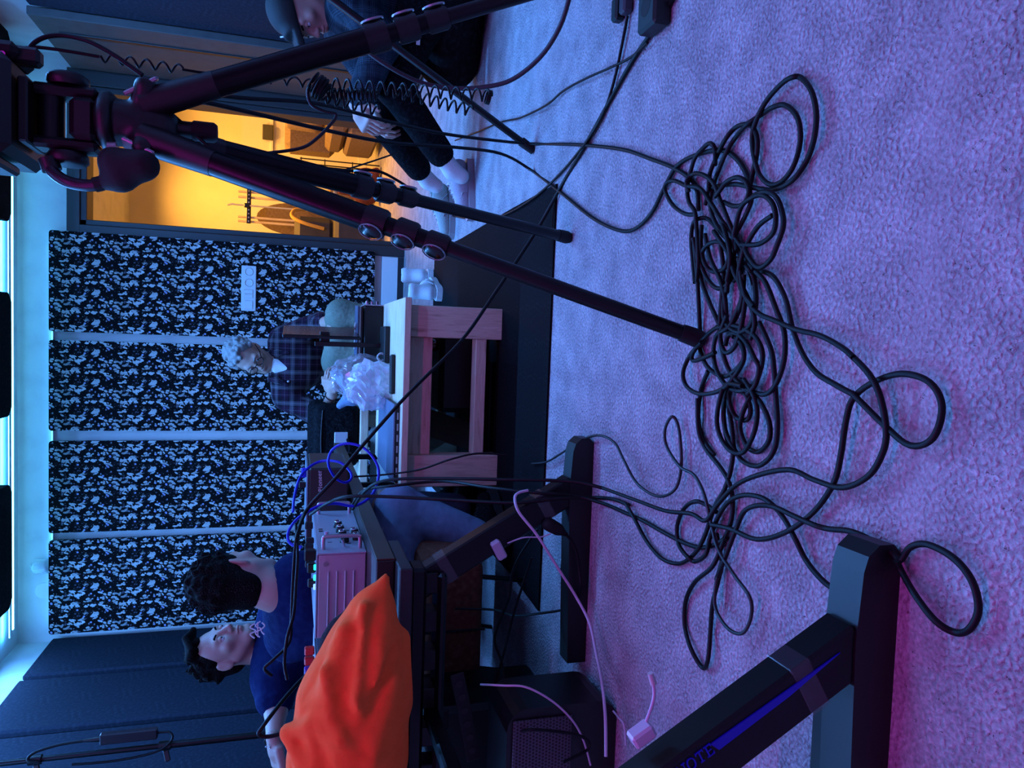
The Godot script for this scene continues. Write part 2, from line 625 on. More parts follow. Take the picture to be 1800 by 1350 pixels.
	M.lip = mat(Color(0.55, 0.30, 0.27), 0.5)
	M.orange = folds(cloth(Color(1.0, 0.42, 0.20), 48, 0.05, 3), 87, 0.45)
	M.leather = cloth(Color(0.44, 0.24, 0.19), 49, 0.15, 4)
	M.tan = cloth(Color(0.47, 0.40, 0.32), 50, 0.12, 4)
	M.pink = mat(Color(0.74, 0.70, 0.76), 0.45)
	M.paper = mat(Color(0.70, 0.70, 0.70), 0.7)

func carpet_tex() -> Array:   # [colour, normal map]: short looped pile, trodden flat in places
	var n := 2048
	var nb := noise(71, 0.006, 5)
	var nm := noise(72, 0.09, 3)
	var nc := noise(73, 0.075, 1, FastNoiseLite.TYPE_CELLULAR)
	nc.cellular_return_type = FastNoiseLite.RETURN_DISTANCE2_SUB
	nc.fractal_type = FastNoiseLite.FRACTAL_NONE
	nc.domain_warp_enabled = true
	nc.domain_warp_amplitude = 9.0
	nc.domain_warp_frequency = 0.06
	var data := []
	for f in [nb, nm, nc]:
		var im: Image = f.get_seamless_image(n, n)
		im.convert(Image.FORMAT_L8)
		data.append(im.get_data())
	var rng := RandomNumberGenerator.new()
	rng.seed = 9
	var d0: PackedByteArray = data[0]
	var d1: PackedByteArray = data[1]
	var d2: PackedByteArray = data[2]
	var rgb := PackedByteArray()
	rgb.resize(n * n * 3)
	var hgt := PackedByteArray()
	hgt.resize(n * n)
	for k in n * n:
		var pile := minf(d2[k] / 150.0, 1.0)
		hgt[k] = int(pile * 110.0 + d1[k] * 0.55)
		var q := int(146.0 + (d0[k] - 128) * 0.15 + (d1[k] - 128) * 0.24 + pile * 16.0)  # gaps between the loops are painted darker, as shade in the pile
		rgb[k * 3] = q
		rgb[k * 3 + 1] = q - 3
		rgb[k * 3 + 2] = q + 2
	var im := Image.create_from_data(n, n, false, Image.FORMAT_RGB8, rgb)
	for k in 2600:   # dark pits of the pile, put into the colour as specks
		var p := Vector2i(rng.randi() % n, rng.randi() % n)
		var d := rng.randf_range(0.12, 0.3)
		for j in rng.randi_range(2, 7):
			im.set_pixel((p.x + rng.randi_range(-1, 1) + n) % n, (p.y + rng.randi_range(-3, 3) + n) % n, Color(d, d, d))
	var h := Image.create_from_data(n, n, false, Image.FORMAT_L8, hgt)
	h.convert(Image.FORMAT_RGBA8)
	h.bump_map_to_normal_map(7.0)
	return [ImageTexture.create_from_image(im), ImageTexture.create_from_image(h)]

func plaid(base: Color, dark: Color, line: Color) -> StandardMaterial3D:
	var n := 256
	var im := Image.create(n, n, false, Image.FORMAT_RGB8)
	var rng := RandomNumberGenerator.new()
	rng.seed = 5
	for y in n:
		for x in n:
			var c := base
			var band := int(x % 128 < 52) + int(y % 128 < 52)
			c = base.lerp(dark, 0.6 * band)
			for q in [x % 128, y % 128]:
				for l in [64, 74, 84, 94]:
					if absi(q - l) < 2: c = c.lerp(line, 0.30 if l in [64, 94] else 0.5)
				if absi(q - 20) < 2: c = c.lerp(line, 0.22)
			im.set_pixel(x, y, c.lerp(Color.BLACK, rng.randf() * 0.12))
	var m := mat(Color.WHITE, 0.95, 0, 0.2)
	m.albedo_texture = ImageTexture.create_from_image(im)
	tri(m, Vector3.ONE * 5.6)
	m.uv1_triplanar_sharpness = 14.0
	return m

func folds(m: StandardMaterial3D, sd: int, depth: float) -> StandardMaterial3D:   # soft creases
	m.normal_enabled = true
	m.normal_texture = bumps(256, sd, 0.010, 12.0)
	m.normal_scale = depth
	return m

func print_tex() -> ImageTexture:   # the panels' printed fabric: a crowded light on dark collage that repeats
	var w := 256
	var h := 448
	var im := Image.create(w, h, false, Image.FORMAT_RGB8)
	im.fill(Color(0.035, 0.034, 0.045))
	var rng := RandomNumberGenerator.new()
	rng.seed = 2024
	var blob := func(c: Vector2, r: Vector2, turn: float, col: Color):
		var m := int(maxf(r.x, r.y)) + 2
		for y in range(-m, m + 1):
			for x in range(-m, m + 1):
				var p := Vector2(x, y).rotated(turn) / r
				if p.length_squared() < 1.0: im.set_pixel(posmod(int(c.x) + x, w), posmod(int(c.y) + y, h), col)
	for k in 46:   # softer dark shapes
		blob.call(Vector2(rng.randf() * w, rng.randf() * h), Vector2(rng.randf_range(4, 12), rng.randf_range(8, 22)), rng.randf_range(-0.5, 0.5), Color(0.10, 0.085, 0.10))
	for k in 40:   # light figures, each a few strokes
		var c := Vector2(rng.randf() * w, rng.randf() * h)
		var tone := rng.randf_range(0.50, 0.68)
		var lean := rng.randf_range(-0.7, 0.4)
		for j in rng.randi_range(2, 6):
			blob.call(c + Vector2(rng.randf_range(-12, 12), rng.randf_range(-24, 24)), Vector2(rng.randf_range(4, 10), rng.randf_range(5, 19)), lean + rng.randf_range(-0.5, 0.5), Color(tone, tone, tone))
	for k in 30:   # greyer figures
		blob.call(Vector2(rng.randf() * w, rng.randf() * h), Vector2(rng.randf_range(2, 6), rng.randf_range(4, 12)), rng.randf_range(-0.8, 0.5), Color(0.30, 0.29, 0.34))
	for k in 90:   # specks
		var tone := rng.randf_range(0.35, 0.7)
		blob.call(Vector2(rng.randf() * w, rng.randf() * h), Vector2(rng.randf_range(1, 3), rng.randf_range(1, 4)), 0.0, Color(tone, tone, tone))
	for k in 40:
		blob.call(Vector2(rng.randf() * w, rng.randf() * h), Vector2(rng.randf_range(1.5, 4), rng.randf_range(2, 9)), rng.randf_range(-0.6, 0.6), Color(0.04, 0.035, 0.05))
	for k in 9:   # round and square bits
		blob.call(Vector2(rng.randf() * w, rng.randf() * h), Vector2(8, 9), 0.0, Color(0.52, 0.52, 0.66))
		im.fill_rect(Rect2i(rng.randi() % (w - 20), rng.randi() % (h - 20), 14, 10), Color(0.45, 0.45, 0.50))
	return ImageTexture.create_from_image(im)

# ---------------------------------------------------------------- room
const BACK := -5.34
const LEFT := -2.04
const RIGHT := 1.70
const CEIL := 2.41

func build_room() -> void:
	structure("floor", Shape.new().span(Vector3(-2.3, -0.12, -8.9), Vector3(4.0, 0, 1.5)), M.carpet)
	structure("ceiling", Shape.new().span(Vector3(-2.3, CEIL, -8.9), Vector3(4.0, CEIL + 0.12, 1.5)), M.plaster)
	var s := Shape.new()
	s.span(Vector3(-2.2, 0, BACK - 0.12), Vector3(0.60, CEIL, BACK))
	s.span(Vector3(0.60, 2.12, BACK - 0.12), Vector3(1.60, CEIL, BACK))
	s.span(Vector3(1.60, 0, BACK - 0.12), Vector3(1.84, CEIL, BACK))
	structure("wall_back", s, M.plaster)
	structure("wall_left", Shape.new().span(Vector3(LEFT - 0.14, 0, BACK), Vector3(LEFT, CEIL, 1.42)), M.plaster)
	structure("wall_right", Shape.new().span(Vector3(RIGHT, 0, BACK), Vector3(RIGHT + 0.14, CEIL, 1.42)), M.plaster)
	structure("wall_front", Shape.new().span(Vector3(-2.2, 0, 1.3), Vector3(1.84, CEIL, 1.42)), M.plaster)
	structure("baseboard_back", Shape.new().span(Vector3(LEFT, 0.042, BACK), Vector3(0.58, 0.155, BACK + 0.016), 0.003), M.white_paint)
	structure("trim_1", Shape.new().span(Vector3(LEFT, 0.0, BACK), Vector3(0.58, 0.042, BACK + 0.012)), M.door_paint)
	# door frame
	var f := Shape.new()
	for q in [[0.585, 0.655, 0.0], [0.655, 0.69, 0.02], [1.49, 1.525, 0.02], [1.525, 1.62, 0.0]]:
		f.span(Vector3(q[0], 0, BACK - 0.15), Vector3(q[1], 2.06, BACK + 0.03 - q[2]), 0.004)
	f.span(Vector3(0.585, 2.055, BACK - 0.15), Vector3(1.62, 2.13, BACK + 0.03), 0.004)
	f.span(Vector3(0.655, 2.02, BACK - 0.15), Vector3(1.525, 2.06, BACK + 0.01), 0.004)
	structure("trim_2", f, M.door_paint)
	# door leaf, folded back against the right wall
	var d := structure("door_1", Shape.new().span(Vector3(1.605, 0.02, -5.27), Vector3(1.65, 2.095, -4.47), 0.004), M.leaf)
	part_under(d, "seal_strip", Shape.new().span(Vector3(1.598, 0.03, -4.70), Vector3(1.606, 2.0, -4.665), 0.003), M.black_plastic, "black upright strip on the door leaf")
	var h := Shape.new()
	h.box(Vector3(1.60, 0.80, -4.64), Vector3(0.008, 0.20, 0.04), 0.003)
	h.rod(Vector3(1.60, 0.84, -4.64), Vector3(1.56, 0.84, -4.64), 0.009)
	h.rod(Vector3(1.562, 0.84, -4.64), Vector3(1.562, 0.835, -4.76), 0.008)
	part_under(d, "door_handle", h, M.chrome, "chrome lever handle on a long plate")
	part_under(d, "lock", Shape.new().box(Vector3(1.60, 0.93, -4.83), Vector3(0.012, 0.05, 0.03), 0.004), M.chrome)
	# upright felt panels on the side walls
	var at := [[-5.28, -4.735], [-4.675, -4.08], [-4.02, -3.42], [-3.36, -2.76], [-2.70, -2.10]]
	var say := ["nearest the printed panels", "second from the far corner", "behind the stand with the power adapter", "fourth from the far corner", "fifth from the far corner"]
	for k in at.size():
		var p := Shape.new()
		p.span(Vector3(LEFT + 0.002, 0.05, at[k][0]), Vector3(-1.995, 2.20, at[k][1]), 0.012)
		lone("wall_panel", "tall dark felt panel on the left wall, " + say[k], "panel", p, M.dark_panel, "dark felt panels on the left wall")
	var at2 := [[-4.45, -3.70], [-3.66, -2.90], [-2.86, -2.10]]
	var say2 := ["beside the open door leaf", "behind the seated person in the cap", "nearest the camera"]
	for k in at2.size():
		var p := Shape.new()
		p.span(Vector3(1.64, 0.05, at2[k][0]), Vector3(RIGHT - 0.002, 2.08, at2[k][1]), 0.012)
		lone("wall_panel", "tall dark felt panel on the right wall, " + say2[k], "panel", p, M.dark_panel, "dark felt panels on the right wall")
	# black panels hung under the ceiling
	var clouds := [[-1.68, -0.935, "above the two people in navy shirts"], [-0.53, 0.19, "above the man in the checked shirt"], [0.60, 1.10, "left of the camera on the tripod"], [1.45, 1.67, "nearest the open door leaf"]]
	for q in clouds:
		var p := Shape.new()
		var o := PackedVector2Array([Vector2(q[0] + 0.05, -5.01), Vector2(q[1] - 0.05, -5.01), Vector2(q[1], -4.96), Vector2(q[1], -3.95), Vector2(q[1] - 0.05, -3.9), Vector2(q[0] + 0.05, -3.9), Vector2(q[0], -3.95), Vector2(q[0], -4.96)])
		p.prism(o, 0.06, Transform3D(Basis(Vector3.RIGHT, Vector3.BACK, Vector3.DOWN), Vector3(0, 2.395, 0)))
		var t := thing("ceiling_panel", "black felt panel hung under the ceiling " + q[2], "panel", Vector3((q[0] + q[1]) / 2, 2.34, -4.45), "black panels under the ceiling")
		part(t, "felt", p, M.black_felt)
		var w := Shape.new()
		for z in [-4.8, -4.1]:
			for x in [q[0] + 0.08, q[1] - 0.08]: w.rod(Vector3(x, 2.39, z), Vector3(x, CEIL, z), 0.006, -1, 8)
		part(t, "spacer", w, M.steel)

func build_wall_panels() -> void:
	var m := mat(Color.WHITE, 0.9, 0, 0.2)
	m.albedo_texture = print_tex()
	tri(m, Vector3(1.0 / 0.19, 1.0 / 0.335, 1.0 / 0.19), true)
	var at := [[-0.027, 0.605, "next to the door, with the switch plate"], [-0.657, -0.080, "behind the man in the checked shirt"], [-1.315, -0.722, "behind the black bag"], [-1.976, -1.363, "in the left corner"]]
	for q in at:
		var s := Shape.new()
		var a: float = q[0]
		var b: float = q[1]
		var r := 0.018
		var o := PackedVector2Array()
		for c in [[b - r, 2.222 - r, 0.0], [a + r, 2.222 - r, PI / 2], [a + r, 0.208 + r, PI], [b - r, 0.208 + r, PI * 1.5]]:
			for k in 4: o.append(Vector2(c[0], c[1]) + Vector2.from_angle(c[2] + k * PI / 6) * r)
		s.prism(o, 0.03, Transform3D(Basis.IDENTITY, Vector3(0, 0, BACK + 0.02)))
		lone("printed_panel", "wall panel in black and white printed fabric " + q[2], "panel", s, m, "printed panels on the far wall")
	# switch plate
	var z := BACK + 0.05
	var p := thing("switch_plate", "white four-gang plate of two sockets and two switches", "switch", Vector3(0.304, 1.04, z))
	part(p, "plate", Shape.new().box(Vector3(0.304, 1.04, z + 0.006), Vector3(0.302, 0.094, 0.012), 0.004), M.white_plastic)
	for k in 4:
		var c := Vector3(0.414 - 0.0735 * k, 1.04, z + 0.012)
		if k < 2:
			part(p, "socket", Shape.new().lathe([Vector2(0.027, 0), Vector2(0.027, 0.004), Vector2(0.023, 0.005), Vector2(0.021, -0.004), Vector2(0.0001, -0.004)], 24, Transform3D(Basis(Vector3.RIGHT, Vector3.BACK, Vector3.DOWN), c)), M.white_plastic)
		elif k == 2:
			for q in [-1, 1]: part(p, "rocker", Shape.new().box(c + Vector3(0.0145 * q, 0, 0.002), Vector3(0.027, 0.056, 0.006), 0.002), M.white_plastic)
		else:
			part(p, "rocker", Shape.new().box(c + Vector3(0, 0, 0.002), Vector3(0.056, 0.056, 0.006), 0.002), M.white_plastic)
	# little things at the top of the corner panel
	var g := mat(Color(0.85, 0.88, 0.9, 0.35), 0.08)
	g.transparency = BaseMaterial3D.TRANSPARENCY_ALPHA
	var o := thing("glass_ornament", "small clear ornament on top of the corner printed panel", "ornament", Vector3(-1.53, 2.222, -5.305))
	part(o, "jar", Shape.new().lathe([Vector2(0.0005, 0), Vector2(0.045, 0), Vector2(0.05, 0.02), Vector2(0.05, 0.075), Vector2(0.035, 0.09), Vector2(0.03, 0.10), Vector2(0.0005, 0.10)], 20, Transform3D(Basis.IDENTITY, Vector3(-1.53, 2.222, -5.305))), g)
	part(o, "figure", Shape.new().flesh([["c", Vector3(-1.55, 2.24, -5.305), Vector3(-1.52, 2.29, -5.305), 0.014, 0.012, 0.01], ["c", Vector3(-1.52, 2.29, -5.305), Vector3(-1.545, 2.30, -5.30), 0.01, 0.006, 0.005], ["c", Vector3(-1.52, 2.245, -5.30), Vector3(-1.505, 2.27, -5.30), 0.009, 0.006, 0.005]], 0.005), M.silver)
	lone("wall_plate", "round white cover on the wall above the corner panel", "cover", Shape.new().lathe([Vector2(0.052, 0), Vector2(0.052, 0.004), Vector2(0.045, 0.010), Vector2(0.0005, 0.012)], 24, Transform3D(Basis(Vector3.RIGHT, Vector3.BACK, Vector3.DOWN), Vector3(-1.70, 2.262, BACK))), M.white_paint)

# ---------------------------------------------------------------- the lamp-lit room behind the door
func build_other_room() -> void:
	var zb := -8.6
	structure("wall_far", Shape.new().span(Vector3(-0.1, 0, zb - 0.12), Vector3(3.9, CEIL, zb)), M.warm_wall)
	structure("wall_far_left", Shape.new().span(Vector3(-0.1, 0, zb), Vector3(0.02, CEIL, BACK - 0.12)), M.warm_wall)
	structure("wall_far_right", Shape.new().span(Vector3(3.6, 0, zb), Vector3(3.72, CEIL, BACK - 0.12)), M.warm_wall)
	structure("wall_back_right", Shape.new().span(Vector3(1.84, 0, BACK - 0.12), Vector3(3.9, CEIL, BACK)), M.warm_wall)
	structure("trim_3", Shape.new().span(Vector3(0.02, 0.0, zb), Vector3(3.6, 0.09, zb + 0.014), 0.002), M.white_paint)
	var spots := [[1.42, -7.95, "far one seen in the doorway"], [1.42, -7.45, "near one seen in the doorway"], [2.5, -7.7, "added out of view over the sofa, far one"], [2.5, -6.6, "added out of view over the sofa, near one"], [1.0, -6.6, "added out of view just behind the doorway"]]  # the last three are unseen, added to light the room
	for q in spots:
		var t := thing("ceiling_spot", "small warm ceiling spot in the other room, " + q[2], "light", Vector3(q[0], CEIL, q[1]), "ceiling spots of the other room")
		part(t, "ring", Shape.new().lathe([Vector2(0.045, 0), Vector2(0.05, -0.006), Vector2(0.036, -0.010), Vector2(0.034, -0.002)], 20, Transform3D(Basis.IDENTITY, t.position)), M.white_paint)
		part(t, "bulb", Shape.new().lathe([Vector2(0.034, -0.003), Vector2(0.024, -0.008), Vector2(0.0005, -0.010)], 16, Transform3D(Basis.IDENTITY, t.position)), glow(Color(1.0, 0.78, 0.4), 8.0))
		var l := SpotLight3D.new()
		l.name = "spot_light"
		l.light_color = AMBER
		l.light_energy = 5.0
		l.light_size = 0.03
		l.spot_angle = 75
		l.spot_range = 12
		l.spot_attenuation = 2
		l.shadow_enabled = true
		t.add_child(l)
		l.position = Vector3(0, -0.02, 0)
		l.rotation_degrees = Vector3(-90, 0, 0)
	# sofa with a pleated bolster
	var s := thing("sofa", "grey-brown sofa in the lamp-lit room, seen through the doorway", "sofa", Vector3(2.2, 0, -7.0))
	part(s, "base", Shape.new().span(Vector3(1.72, 0.06, -7.35), Vector3(3.3, 0.33, -6.55), 0.03), M.tan)
	part(s, "seat_cushion", Shape.new().span(Vector3(1.74, 0.335, -7.33), Vector3(2.5, 0.50, -6.53), 0.04), M.tan)
	part(s, "seat_cushion", Shape.new().span(Vector3(2.51, 0.335, -7.33), Vector3(3.28, 0.50, -6.53), 0.04), M.tan)
	part(s, "backrest", Shape.new().span(Vector3(1.74, 0.40, -7.60), Vector3(3.3, 0.86, -7.30), 0.05), M.tan)
	for x in [1.8, 3.2]: part(s, "leg", Shape.new().rod(Vector3(x, 0, -6.65), Vector3(x, 0.07, -6.65), 0.02), M.black_metal)
	var b := []
	for k in 5: b.append(["c", Vector3(1.92, 0.60 + 0.0, -7.05 - 0.0) + Vector3(0.085 * k, 0.0, 0), Vector3(1.92 + 0.085 * k, 0.80, -7.12), 0.085, 0.06, 0.02])
	lone("cushion", "pleated tan cushion leaning on the sofa in the lamp-lit room", "cushion", Shape.new().flesh(b, 0.02), M.tan)
	# clothes rail with a hanging strap and a flat grey oval behind it
	var r := thing("clothes_rail", "tall wooden rail with paired posts against the lamp-lit wall", "rail", Vector3(1.2, 0, -7.5))
	for x in [1.335, 1.285, 1.10, 1.06]: part(r, "post", Shape.new().rod(Vector3(x, 0, -7.5), Vector3(x, 1.27, -7.5), 0.011, -1, 10), M.wood_up)
	var beam := part(r, "beam", Shape.new().span(Vector3(1.04, 1.155, -7.49), Vector3(1.36, 1.195, -7.465), 0.004), M.black_metal)
	var holes := Shape.new()
	for k in 9: holes.rod(Vector3(1.06 + k * 0.035, 1.175, -7.467), Vector3(1.06 + k * 0.035, 1.175, -7.4635), 0.007, -1, 10)
	part_under(beam, "hole", holes, M.silver)
	part(r, "crosspiece", Shape.new().span(Vector3(1.04, 0.25, -7.52), Vector3(1.36, 0.29, -7.505), 0.003), M.wood)
	var hook := thing("hook_pole", "thin metal pole with a bent hook and clamp on the rail", "pole", Vector3(1.2, 0, -7.44))
	part(hook, "pole", Shape.new().tube(spline([Vector3(1.2, 0.0, -7.44), Vector3(1.2, 1.22, -7.44), Vector3(1.205, 1.30, -7.44), Vector3(1.19, 1.36, -7.44)]), 0.008, 8), M.steel)
	part(hook, "clamp", Shape.new().box(Vector3(1.2, 1.19, -7.44), Vector3(0.04, 0.05, 0.03), 0.006), M.black_metal)
	lone("flat_oval", "grey flat oval disc behind the clothes rail", "screen", Shape.new().lathe([Vector2(0.0005, 0), Vector2(1, 0), Vector2(1, 0.02), Vector2(0.0005, 0.02)], 32, Transform3D(Basis(Vector3(0.17, 0, 0), Vector3(0, 0.12, -0.99), Vector3(0, 0.46, 0.06)), Vector3(1.17, 0.66, -7.9))), M.tan)
	# dark armchair with a rope
	var a := thing("armchair", "dark armchair at the left edge of the doorway", "armchair", Vector3(0.95, 0, -6.9))
	part(a, "seat", Shape.new().span(Vector3(0.62, 0.12, -7.2), Vector3(1.10, 0.42, -6.6), 0.03), M.leaf)
	part(a, "backrest", Shape.new().span(Vector3(0.62, 0.40, -7.28), Vector3(1.09, 0.76, -7.06), 0.05), M.leaf)
	for x in [0.67, 1.05]:
		for z in [-7.15, -6.65]: part(a, "leg", Shape.new().rod(Vector3(x, 0, z), Vector3(x, 0.125, z), 0.015), M.silver)
	lone("rope", "yellow rope hung over the dark armchair's back", "rope", Shape.new().tube(spline([Vector3(0.98, 0.50, -7.03), Vector3(1.02, 0.68, -7.03), Vector3(1.08, 0.78, -7.10), Vector3(1.15, 0.76, -7.17), Vector3(1.17, 0.66, -7.2)]), 0.016, 8), cloth(Color(0.75, 0.6, 0.3), 60, 0.2, 12))
	# drying rack and boxes by the sofa
	var w := thing("wire_rack", "small wire rack beside the sofa", "rack", Vector3(1.55, 0, -7.3))
	for x in [1.44, 1.50, 1.56, 1.62]:
		part(w, "wire", Shape.new().tube([Vector3(x, 0.0, -7.35), Vector3(x, 0.72, -7.35), Vector3(x, 0.72, -7.15), Vector3(x, 0.0, -7.15)], 0.006, 6), M.black_metal)
	for y in [0.25, 0.5, 0.71]: part(w, "crossbar", Shape.new().rod(Vector3(1.43, y, -7.15), Vector3(1.63, y, -7.15), 0.006, -1, 6), M.black_metal)
	var j := thing("barrel", "pale round drum on the floor of the lamp-lit room", "drum", Vector3(1.42, 0, -7.75))
	part(j, "shell", Shape.new().lathe([Vector2(0.0005, 0), Vector2(0.15, 0), Vector2(0.16, 0.02), Vector2(0.16, 0.42), Vector2(0.15, 0.44), Vector2(0.0005, 0.44)], 28, Transform3D(Basis.IDENTITY, j.position)), M.tan)
	part(j, "hoop", Shape.new().lathe([Vector2(0.163, 0.36), Vector2(0.168, 0.37), Vector2(0.168, 0.39), Vector2(0.163, 0.40)], 28, Transform3D(Basis.IDENTITY, j.position)), M.silver)
	lone("paper_sack", "slumped brown sack in front of the pale drum", "sack", Shape.new().flesh([["e", Vector3(1.40, 0.13, -7.05), Vector3(0.17, 0.15, 0.12), Basis.IDENTITY, 0.03], ["c", Vector3(1.38, 0.2, -7.05), Vector3(1.33, 0.36, -7.02), 0.09, 0.03, 0.06], ["c", Vector3(1.45, 0.15, -7.0), Vector3(1.52, 0.05, -6.95), 0.05, 0.04, 0.04]], 0.02), M.leather)
	# wall rail with a socket box and a line of warm light under it
	var p := thing("wall_rail", "thin wall rail with a grey box above the sofa", "rail", Vector3(2.1, 1.05, zb))
	part(p, "rail", Shape.new().span(Vector3(1.55, 1.00, zb), Vector3(3.0, 1.03, zb + 0.02), 0.003), M.white_paint)
	part(p, "box", Shape.new().span(Vector3(2.10, 1.0, zb + 0.02), Vector3(2.26, 1.11, zb + 0.05), 0.006), M.leaf)

# ---------------------------------------------------------------- coffee table, bench and what lies on them
func build_table() -> void:
	var t := thing("coffee_table", "low pale oak coffee table on wide board legs", "table", Vector3(-0.195, 0, -3.02))
	part(t, "tabletop", Shape.new().span(Vector3(-0.54, 0.347, -3.45), Vector3(0.148, 0.371, -2.60), 0.002), M.wood)
	for x in [[0.010, 0.124], [-0.533, -0.418]]:
		for z in [[-2.715, -2.637], [-3.43, -3.352]]:
			part(t, "leg", Shape.new().span(Vector3(x[0], 0.004, z[0]), Vector3(x[1], 0.347, z[1]), 0.003), M.wood_up)
	part(t, "apron", Shape.new().span(Vector3(-0.418, 0.257, -2.69), Vector3(0.010, 0.347, -2.668), 0.002), M.wood)
	part(t, "apron", Shape.new().span(Vector3(-0.418, 0.257, -3.42), Vector3(0.010, 0.347, -3.40), 0.002), M.wood)
	for x in [-0.50, 0.07]: part(t, "apron", Shape.new().span(Vector3(x, 0.257, -3.352), Vector3(x + 0.022, 0.347, -2.70), 0.002), M.wood)
	part(t, "stretcher", Shape.new().span(Vector3(-0.418, 0.06, -2.71), Vector3(0.010, 0.10, -2.645), 0.002), M.wood)
	part(t, "stretcher", Shape.new().span(Vector3(-0.418, 0.06, -3.42), Vector3(0.010, 0.10, -3.36), 0.002), M.wood)
	var b := thing("bench", "pale wooden bench along the printed panels", "bench", Vector3(-0.4, 0, -4.6))
	for k in 4: part(b, "plank", Shape.new().span(Vector3(-1.2, 0.34, -4.10 - 0.245 * (k + 1)), Vector3(0.08, 0.385, -4.105 - 0.245 * k), 0.004), M.wood)
	for x in [-1.15, -0.5, -0.02]: part(b, "leg", Shape.new().span(Vector3(x, 0, -5.0), Vector3(x + 0.07, 0.34, -4.2), 0.004), M.wood_up)
	# the dark things pushed under the table
	var c := thing("black_case", "black case pushed under the coffee table", "case", Vector3(-0.13, 0, -3.0))
	part(c, "shell", Shape.new().span(Vector3(-0.28, 0.0, -3.22), Vector3(0.03, 0.20, -2.82), 0.02), M.black_plastic)
	part(c, "handle", Shape.new().tube(spline([Vector3(-0.2, 0.198, -3.0), Vector3(-0.19, 0.225, -3.0), Vector3(-0.08, 0.225, -3.0), Vector3(-0.07, 0.198, -3.0)]), 0.008, 8), M.rubber)
	var bt := thing("bottle", "small amber bottle with a green cap under the table", "bottle", Vector3(-0.02, 0.2, -2.9))
	part(bt, "glass", Shape.new().lathe([Vector2(0.0005, 0), Vector2(0.022, 0), Vector2(0.024, 0.006), Vector2(0.024, 0.03), Vector2(0.012, 0.042), Vector2(0.0005, 0.042)], 18, Transform3D(Basis.IDENTITY, bt.position)), mat(Color(0.35, 0.12, 0.04), 0.15))
	part(bt, "cap", Shape.new().lathe([Vector2(0.0005, 0.042), Vector2(0.013, 0.042), Vector2(0.013, 0.055), Vector2(0.0005, 0.055)], 16, Transform3D(Basis.IDENTITY, bt.position)), mat(Color(0.45, 0.6, 0.2), 0.5))
	lone("shin_slab", "khaki slab standing in for a shin under the table's left end", "board", Shape.new().bar(Vector3(-0.40, 0.012, -2.95), Vector3(-0.33, 0.245, -3.12), 0.12, 0.012, Vector3(0.6, 0.5, 0.5)), M.khaki)  # slab in trouser cloth standing in for the seated man's shin

func soft_lump(c: Vector3, r: Vector3, sd: int, amount: float, freq: float, seg := 40) -> Shape:   # a crumpled closed shape with hard facets
	var f := noise(sd, freq, 3)
	var s := Shape.new()
	var p := func(a: int, b: int) -> Vector3:
		var th := TAU * (a % seg) / seg
		var ph := PI * b / (seg / 2)
		var d := Vector3(sin(ph) * cos(th), cos(ph), sin(ph) * sin(th))
		return c + d * r * (1.0 + amount * f.get_noise_3dv(d * 10.0))
	for b in seg / 2:
		for a in seg:
			s.poly([p.call(a, b), p.call(a + 1, b + 1), p.call(a, b + 1)], c)
			s.poly([p.call(a, b), p.call(a + 1, b), p.call(a + 1, b + 1)], c)
	return s

